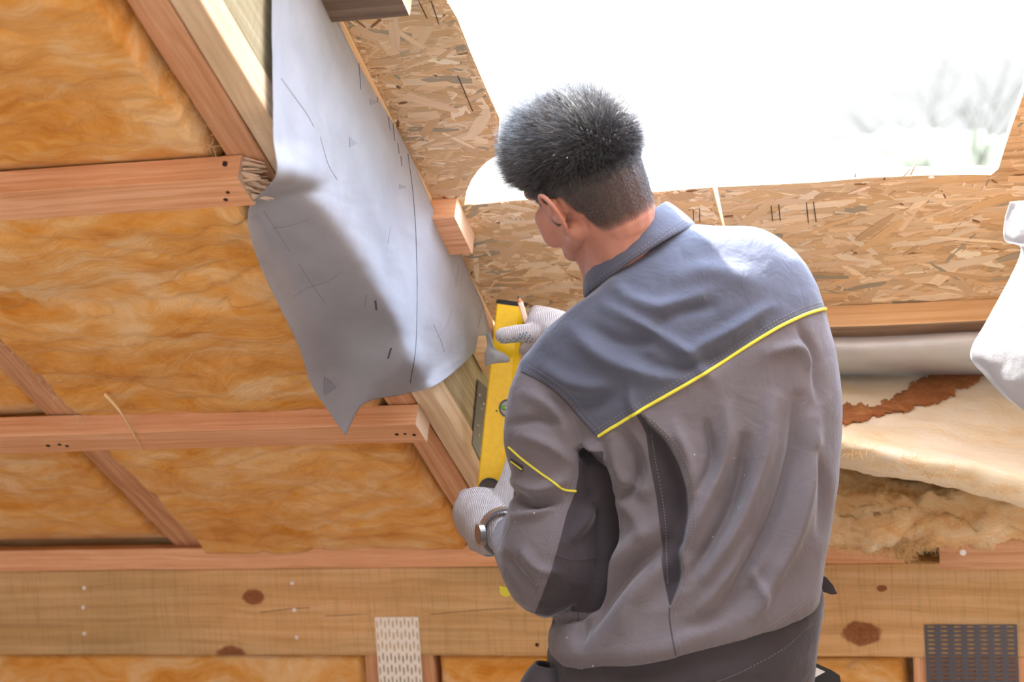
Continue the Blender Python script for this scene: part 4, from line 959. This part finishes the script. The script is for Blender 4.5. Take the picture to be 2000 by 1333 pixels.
# piping, seams, stitches
def stitch(par, tree, pts, *a):
    m_ = MB(); project_dash(m_, tree, pts, *a)
    if m_.V: m_.build('stitching', M_thread, par)
def seam(par, tree, pts, *a):
    m_ = MB(); project_tube(m_, tree, pts, *a)
    if m_.V: m_.build('seam', M_seam, par)
pip = [(1169, 853), (1200, 833), (1260, 797), (1330, 757), (1400, 716), (1460, 677), (1520, 640), (1570, 616), (1600, 606), (1613, 604)]
mb = MB(); project_tube(mb, t_j, pip, .0024, .001, 4, 8); mb.build('piping', M_pipe, jk)
mb = MB(); project_tube(mb, t_j, [(994, 874), (1020, 897), (1050, 920), (1085, 946), (1102, 957), (1125, 960)], .0016, .0008, 4, 8); mb.build('sleeve_piping', M_pipe, jk)
for off in (8, 14):
    q = [(x-off*.5, y-off*.87) for x, y in pip]; stitch(jk, t_j, q, .00045, .0004, 3, 3)
for off in (5, 12):
    q = [(1019+off, 726-off), (1060+off*.7, 748-off), (1100+off, 780-off), (1135+off, 820-off*.7), (1160+off, 846-off*.6)]; stitch(jk, t_j, q, .00045, .0004, 3, 3)
seam(jk, t_j, [(1019, 726), (1060, 748), (1100, 780), (1135, 820), (1163, 850)], .0012, .0, 4)
for off in (0, 9):
    q = [(x-10-off, y) for x, y in [(1134, 930), (1124, 962), (1108, 1000), (1095, 1050), (1078, 1110), (1058, 1165), (1042, 1195)]]; stitch(jk, t_j, q, .00045, .0004, 3, 3)
for off in (6, 14):
    q = [(x+off, y) for x, y in edge[1:]]; stitch(jk, t_j, q, .00045, .0004, 3, 3)
stitch(jk, t_j, [(1272, 850), (1280, 900), (1293, 970), (1300, 1030), (1302, 1090), (1304, 1140)], .0004, .0004, 3, 3)
seam(jk, t_j, [(1308, 1188), (1308, 1210), (1314, 1250), (1322, 1290), (1330, 1325)], .0009, .0004, 4)
stitch(jk, t_j, [(1320, 1195), (1322, 1230), (1330, 1270), (1340, 1312)], .00045, .0004, 3, 3)
seam(jk, t_j, [(1084, 1085), (1120, 1095), (1170, 1090)], .0006, .0002, 4)
for k in (5, 12):
    stitch(jk, t_j, [(1100, 1316-k), (1200, 1323-k), (1320, 1312-k), (1420, 1278-k), (1500, 1238-k), (1580, 1180-k)], .00045, .0004, 3, 3)
for q in ([(1130, 1195), (1128, 1215)],): seam(jk, t_j, q, .0005, .0003, 4)
# sleeve label and cuff tab
mb = MB(); P_ = [hit(t_j, *q, .0014) for q in ((1000, 896), (1002, 905), (1021, 922), (1023, 911))]
if all(P_):
    A_ = [p[0] for p in P_]; n_ = np.mean([p[1] for p in P_], 0)*.0012; mb.hexa(A_+[a+n_ for a in A_]); o = mb.build('sleeve_label', M_panel, jk)
    mb = MB(); mb.tube([A_[0]*.5+A_[1]*.5+n_*1.6, A_[2]*.5+A_[3]*.5+n_*1.6], .0012, 6); mb.build('label_stripe', M_pipe, jk)
mb = MB(); P_ = [Wp(*q, 2.92) for q in ((975, 1146), (978, 1163), (990, 1167), (1001, 1160), (999, 1150))]
mb.add(P_+[p+FW*.004 for p in P_], [(0, 1, 2, 3, 4), (9, 8, 7, 6, 5)]+[(i, (i+1) % 5, 5+(i+1) % 5, 5+i) for i in range(5)]); mb.build('cuff_tab', M_pipe, jk)
# collar
def ringrow(Lp, Rp, d, half, lean, n=72, frontdrop=0.0):
    a = Wp(*Lp, d); b = Wp(*Rp, d); c = (a+b)/2; hx = (b-a)/2; od = -FW*1.0+UP*lean; pts = []
    for i in range(n):
        th = 2*math.pi*i/n; pts.append(c+hx*math.cos(th)+od*half*math.sin(th))
    return pts
cr_ = [ringrow((1152, 575), (1350, 447), 2.845, .080, .12), ringrow((1141, 578), (1356, 440), 2.85, .094, .10), ringrow((1140, 550), (1335, 420), 2.85, .090, .10), ringrow((1146, 533), (1307, 399), 2.85, .084, .10), ringrow((1150, 536), (1303, 403), 2.85, .080, .08), ringrow((1158, 580), (1330, 440), 2.85, .074, .05)]
cr2 = [catmull(np.array([r[i] for r in cr_]), 26) for i in range(72)]; V = [p for c in cr2 for p in c]; Fc = [(i*26+j, ((i+1) % 72)*26+j, ((i+1) % 72)*26+j+1, i*26+j+1) for i in range(72) for j in range(25)]
mobj('collar', V, Fc, M_yoke, jk, centre_frame(V), smooth=True, world=True, solid=.0018)
t_c = bvh(V, Fc); stitch(jk, t_c, [(1150, 560), (1200, 522), (1260, 480), (1320, 440), (1340, 430)], .00045, .0015, 3, 3); stitch(jk, t_c, [(1150, 568), (1200, 530), (1262, 486), (1322, 446), (1345, 434)], .0004, .0015, 3, 3)
# hem tab at the right hip
P_ = [Wp(*q, 2.86) for q in ((1603, 1126), (1612, 1127), (1626, 1143), (1634, 1160), (1622, 1161), (1604, 1155))]
mb = MB(); mb.add([p-FW*.006 for p in P_]+[p+FW*.010 for p in P_], [tuple(range(6)), tuple(range(11, 5, -1))]+[(i, (i+1) % 6, 6+(i+1) % 6, 6+i) for i in range(6)]); mb.build('waist_tab', M_panel, jk)

# trousers
TT = [(1085, 1235, 1604, 1120, 2.86, .125, 0), (1066, 1262, 1612, 1160, 2.83, .150, 0), (1064, 1290, 1613, 1185, 2.83, .152, 0), (1070, 1330, 1600, 1235, 2.83, .150, 0), (1078, 1400, 1588, 1320, 2.83, .146, 0), (1080, 1490, 1585, 1440, 2.83, .140, 0)]
TT[1] = (1072, 1262, 1608, 1160, 2.83, .136, 0); TT[2] = (1068, 1305, 1606, 1196, 2.83, .141, 0); TT[0] = (1095, 1240, 1600, 1135, 2.85, .11, 0)
R_ = catmull(np.array(TT), 40); mb = MB(); V = []; Fc = []
for j, r in enumerate(R_):
    a = Wp(r[0], r[1], r[4]); b = Wp(r[2], r[3], r[4]); c = (a+b)/2; hx = (b-a)/2
    for i in range(nth):
        th = 2*math.pi*i/nth; co, si = math.cos(th), math.sin(th); e = .85; V.append(c+hx*math.copysign(abs(co)**e, co)+hz*r[5]*math.copysign(abs(si)**e, si))
for j in range(len(R_)-1):
    for i in range(nth): k = (i+1) % nth; Fc.append((j*nth+i, j*nth+k, (j+1)*nth+k, (j+1)*nth+i))
Fc.append(tuple(range(nth))[::-1]); Fc.append(tuple((len(R_)-1)*nth+i for i in range(nth))); mb.add(V, Fc)
wl = Wp(1200, 1450, 2.83); wr = Wp(1470, 1410, 2.83)
for q, fx in ((wl, -.03), (wr, .05)):
    kn = np.array([q[0]+fx, q[1]-.02, .46]); an = np.array([q[0]+fx*1.6, q[1]-.02, .10]); capsule(mb, q, kn, .095, .068, 24); capsule(mb, kn, an, .068, .055, 24)
V, Fc, N = fuse(mb, .007, 5)
for k in range(len(V)): p = V[k]; V[k] = p+N[k]*.006*fbm(p[0]*12, p[2]*14, p[1]*8, 3)
tr = mobj('trousers', V, Fc, M_trouser, person, centre_frame(V), smooth=True, world=True); t_t = bvh(V, Fc)
mt = MB(); project_dash(mt, t_t, [(1400, 1333), (1450, 1312), (1530, 1268), (1590, 1215)], .0004, .0004, 3, 3); mt.build('stitching', M_thread, tr)
for q, fx in ((wl, -.03), (wr, .05)):
    mb = MB(); an = np.array([q[0]+fx*1.6, q[1]-.02, .045]); capsule(mb, an+[0, -.06, 0], an+[0, .14, -.005], .045, .040, 20); capsule(mb, an+[0, -.04, 0], an+[0, -.02, .09], .045, .05, 20)
    V, Fc, N = fuse(mb, .008, 3); V[:, 2] = np.maximum(V[:, 2], .002); mobj('boot', V, Fc, M_black, person, centre_frame(V), smooth=True, world=True)
# holster pocket on the left hip
rows = []
for (lx, ly, rx_, ry, hd) in [(1046, 1296, 1084, 1302, .018), (1034, 1308, 1090, 1316, .024), (1018, 1333, 1094, 1345, .030), (990, 1400, 1100, 1410, .034)]:
    a = Wp(lx, ly, 2.78); b = Wp(rx_, ry, 2.78); c = (a+b)/2; rows.append([c+(b-a)/2*math.cos(t)+hz*hd*math.sin(t) for t in np.linspace(0, 2*math.pi, 25)])
o, _, _ = sheet('holster_pocket', rows, 60, 30, M_trouser, person, .003)
# tool in the right holster: black frame with a bright metal plate
tl = empty('tool_holder', Wp(1600, 1330, 2.78)); tag(tl, 'black tool with a shiny metal face sticking out at the right hip of the man', 'tool')
def prism(pts, d0, d1): return [Wp(*q, d0) for q in pts]+[Wp(*q, d1) for q in pts]
def pm(pts, d0, d1, name, mat, par, dd=None):
    n = len(pts); mb = MB(); P_ = prism(pts, d0, d1); mb.add(P_, [tuple(range(n)), tuple(range(2*n-1, n-1, -1))]+[(i, (i+1) % n, n+(i+1) % n, n+i) for i in range(n)]); return mb.build(name, mat, par)
pm([(1566, 1284), (1625, 1310), (1640, 1320), (1644, 1345), (1640, 1420), (1560, 1420)], 2.80, 2.84, 'tool_body', M_black, tl)
pm([(1567, 1292), (1612, 1313), (1588, 1326), (1566, 1328)], 2.796, 2.802, 'metal_face', M_steel, tl)

# gloves
mb = MB()
W = Wp
polycap(mb, [W(992, 1048, 3.13), W(965, 1035, 3.17), W(945, 1018, 3.20), W(935, 1003, 3.225)], [.033, .040, .046, .046])
polycap(mb, [W(958, 1040, 3.17), W(945, 1030, 3.19)], [.042, .040])
K = [(922, 976, 3.25), (914, 1000, 3.255), (917, 1028, 3.25), (934, 1052, 3.235)]
for i, (kx, ky, kd) in enumerate(K):
    mx_, my = (911, 973) if i == 0 else ((905, 1002) if i == 1 else ((912, 1034) if i == 2 else (930, 1060)))
    tipx, tipy = (955, 968+i*22)
    polycap(mb, [W(kx+22, ky+4, kd-.04), W(kx, ky, kd), W(mx_, my, kd+.045), W(tipx, tipy, 3.395)], [.021, .0185-.0006*i, .0165, .013])
polycap(mb, [W(965, 1010, 3.20), W(982, 975, 3.215), W(996, 935, 3.23), W(1003, 898, 3.245)], [.026, .021, .0165, .0135])
Vg, Fg, Ng = fuse(mb, .0022, 7, .5)
g1 = mobj('glove', Vg, Fg, M_glove, person, centre_frame(Vg), smooth=True, world=True); g1['label'] = 'left glove, pale knit cotton with ribs'
t_g1 = bvh(Vg, Fg); mb = MB(); project_tube(mb, t_g1, [(930, 1082), (936, 1086), (950, 1086), (962, 1085)], .001, .0, 2); mb.build('blue_hem_thread', M_dot, g1)
mb = MB()
polycap(mb, [W(1120, 660, 3.22), W(1090, 642, 3.245), W(1062, 632, 3.265)], [.030, .032, .030])
polycap(mb, [W(1068, 645, 3.25), W(1035, 652, 3.25), W(1010, 652, 3.252), W(983, 656, 3.258)], [.022, .0175, .0155, .0145])   # thumb
polycap(mb, [W(1065, 620, 3.27), W(1050, 613, 3.30), W(1043, 618, 3.36)], [.018, .0155, .013])                                  # index
polycap(mb, [W(1072, 636, 3.27), W(1052, 640, 3.33), W(1025, 640, 3.405)], [.018, .015, .012])
polycap(mb, [W(1070, 655, 3.28), W(1050, 662, 3.34), W(1022, 662, 3.405)], [.018, .015, .012])
polycap(mb, [W(1066, 672, 3.28), W(1038, 682, 3.31), W(1026, 684, 3.345)], [.016, .014, .012])
Vg, Fg, Ng = fuse(mb, .0022, 6, .5)
g2 = mobj('glove', Vg, Fg, M_glove, person, centre_frame(Vg), smooth=True, world=True); g2['label'] = 'right glove, pale knit cotton with teal grip dots'
t_g2 = bvh(Vg, Fg); mb = MB()
for (px, py) in [(977, 663), (984, 665), (991, 663), (997, 665), (1003, 662), (1009, 663), (1014, 660), (1020, 657), (1026, 655), (981, 668), (988, 669), (994, 669), (1000, 668), (1006, 667), (1012, 665), (1018, 661), (1024, 660), (1030, 663), (1028, 668), (1033, 660), (1036, 667), (1022, 652), (1029, 650), (1035, 656), (1040, 662), (1016, 654)]:
    h_ = hit(t_g2, px, py, 0)
    if h_: mb.tube([h_[0]-h_[1]*.0005, h_[0]+h_[1]*.0007], [.0017, .0012], 7)
if mb.V: mb.build('grip_dots', M_dot, g2)['kind'] = 'stuff'
# watch at the left wrist
wc = W(984, 1040, 3.135); wd_ = W(1035, 1090, 3.0)-W(965, 1035, 3.17); wd_ /= np.linalg.norm(wd_)
wt = empty('wristwatch', wc); tag(wt, 'steel wristwatch worn over the cuff at the left wrist, next to the lower glove', 'wristwatch')
a_ = np.cross(wd_, UP); a_ /= np.linalg.norm(a_); b_ = np.cross(wd_, a_)
def wring(r0, r1, h0, h1, name, mat, n=40):
    V = []; Fc = []
    for i in range(n):
        t = 2*math.pi*i/n; e = a_*math.cos(t)+b_*math.sin(t)
        for (r, h) in ((r0, h0), (r1, h0), (r1, h1), (r0, h1)): V.append(wc+e*r+wd_*h)
    for i in range(n):
        k = (i+1) % n
        for j in range(4): Fc.append((i*4+j, i*4+(j+1) % 4, k*4+(j+1) % 4, k*4+j))
    return mobj(name, V, Fc, mat, wt, centre_frame(V), world=True, smooth=False)
wring(.037, .0415, -.010, .006, 'watch_band', M_steel)
cc = wc+b_*.0+(-FW)*.0; face_n = np.array(-RT*.75-FW*.5-UP*.1); face_n -= wd_*(face_n@wd_); face_n /= np.linalg.norm(face_n)
mb = MB(); mb.tube([wc+face_n*.036, wc+face_n*.045], .0185, 28); mb.build('watch_case', M_steel, wt)
mb = MB(); mb.tube([wc+face_n*.045, wc+face_n*.0458], .0155, 28); mb.build('watch_dial', M_lens, wt)

# ------------------------------------------------------------------ floor, wall and the land outside
mb = MB(); mb.box((-3.2, -6.0, -.05), (1.6, .12, 0)); fl_ = mb.build('floor', plain('dusty_floor_boards', (.46, .38, .31), .9)); fl_['kind'] = 'structure'
mb = MB(); mb.box((-3.2, .115, 0), (1.6, .13, 1.0)); wl_ = mb.build('wall_back', M_osbcore); wl_['kind'] = 'structure'
# gable walls and the rear roof slope close the attic; it stays open low behind the camera
M_lining = plain('grey_foil_lining', (.68, .69, .72), .7)
ridge = rc(0, 4.2, TS+.02)
for nm, x0, x1 in (('wall_left', -3.25, -3.2), ('wall_right', 1.6, 1.65)):
    mb = MB(); pr_ = [(.12, -.05), (.12, 1.15), (ridge[1], ridge[2]+.05), (-6.2, 1.9), (-6.2, -.05)]
    mb.add([(x, y, z) for x in (x0, x1) for y, z in pr_], [tuple(range(5)), tuple(range(9, 4, -1))]+[(i, (i+1) % 5, 5+(i+1) % 5, 5+i) for i in range(5)]); q = mb.build(nm, M_lining); q['kind'] = 'structure'
mb = MB(); mb.hexa([(-3.25, -6.2, 1.9), (1.65, -6.2, 1.9), (1.65, ridge[1], ridge[2]), (-3.25, ridge[1], ridge[2]), (-3.25, -6.2, 1.93), (1.65, -6.2, 1.93), (1.65, ridge[1], ridge[2]+.03), (-3.25, ridge[1], ridge[2]+.03)]); q = mb.build('ceiling', M_lining); q['kind'] = 'structure'
M_grass = Mat('spring_meadow', .95, .1); M_grass.col(M_grass.ramp(M_grass.noise(M_grass.obj((1, .4, 1)), .15, 4), [(.35, (.17, .21, .12)), (.65, (.27, .28, .19))])); M_grass = M_grass.m
mb = MB(); mb.add([(-150, 3, -3.2), (150, 3, -3.2), (150, 200, -3.2), (-150, 200, -3.2), (-150, 3, -3.5), (150, 3, -3.5), (150, 200, -3.5), (-150, 200, -3.5)], [(0, 1, 2, 3), (7, 6, 5, 4), (0, 4, 5, 1), (1, 5, 6, 2), (2, 6, 7, 3), (3, 7, 4, 0)])
gd = mb.build('ground', M_grass); gd['kind'] = 'structure'
M_bark = plain('pale_grey_bark', (.10, .10, .10), .95, 0, .1)
def tree(base, hgt, seed, label):
    rr = random.Random(seed); mb = MB()
    def br(p, d, L, r, lev):
        pts = [p]; q = p.copy(); dd = d.copy()
        for k in range(4): dd = dd+np.array([rr.gauss(0, .12), rr.gauss(0, .12), rr.gauss(.03, .06)]); dd /= np.linalg.norm(dd); q = q+dd*L/4; pts.append(q.copy())
        mb.tube(pts, [r, r*.9, r*.8, r*.7, r*.55], 5 if lev < 2 else 3, False)
        if lev < 4:
            for k in range(4 if lev < 3 else 3):
                i = rr.choice((2, 3, 4, 4)); nd = dd+np.array([rr.gauss(0, .55), rr.gauss(0, .55), rr.gauss(.1, .3)]); nd /= np.linalg.norm(nd); br(pts[i], nd, L*rr.uniform(.55, .75), r*.5, lev+1)
    br(np.array(base, float), np.array([0, 0, 1.0]), hgt*.36, hgt*.018, 0)
    o = mb.build('bare_tree', M_bark, None, Matrix.Translation(Vector(base))); return tag(o, label, 'tree', 'bare trees beyond the opening')
def far(px, Y): p = wallp(px, 400, Y); return (p[0], Y, -3.2)
tree(far(1730, 42), 7.0, 3, 'pale leafless tree seen through the opening, largest one near its right half')
tree(far(1975, 46), 9.2, 5, 'pale leafless tree seen at the right end of the opening')
tree(far(1570, 52), 6.2, 8, 'faint leafless tree seen through the opening, nearest to the head of the man')
M_hedge = Mat('hazy_hedge', 1.0, .05); M_hedge.col(M_hedge.ramp(M_hedge.noise(M_hedge.obj(), .5, 4), [(.35, (.13, .17, .125)), (.65, (.19, .20, .17))])); M_hedge = M_hedge.m
V = []; Fc = []; nx = 160
for i in range(nx+1):
    x = -70+90*i/nx
    for k in range(9):
        a = math.pi*k/8; r = 1.5+.9*fbm(x*.22, k*.3, 2)+.35*fbm(x*1.3, k, 4); V.append((x, 60+math.cos(a)*r*1.4, -3.2+math.sin(a)*max(.9, r)*3.5))
for i in range(nx):
    for k in range(8): Fc.append((i*9+k, i*9+k+1, (i+1)*9+k+1, (i+1)*9+k))
hg = mobj('hedge', V, Fc, M_hedge, None, Matrix.Translation((-25, 60, -3.2)), world=True, smooth=True); tag(hg, 'pale green hazy hedge along the horizon outside the opening', 'hedge')
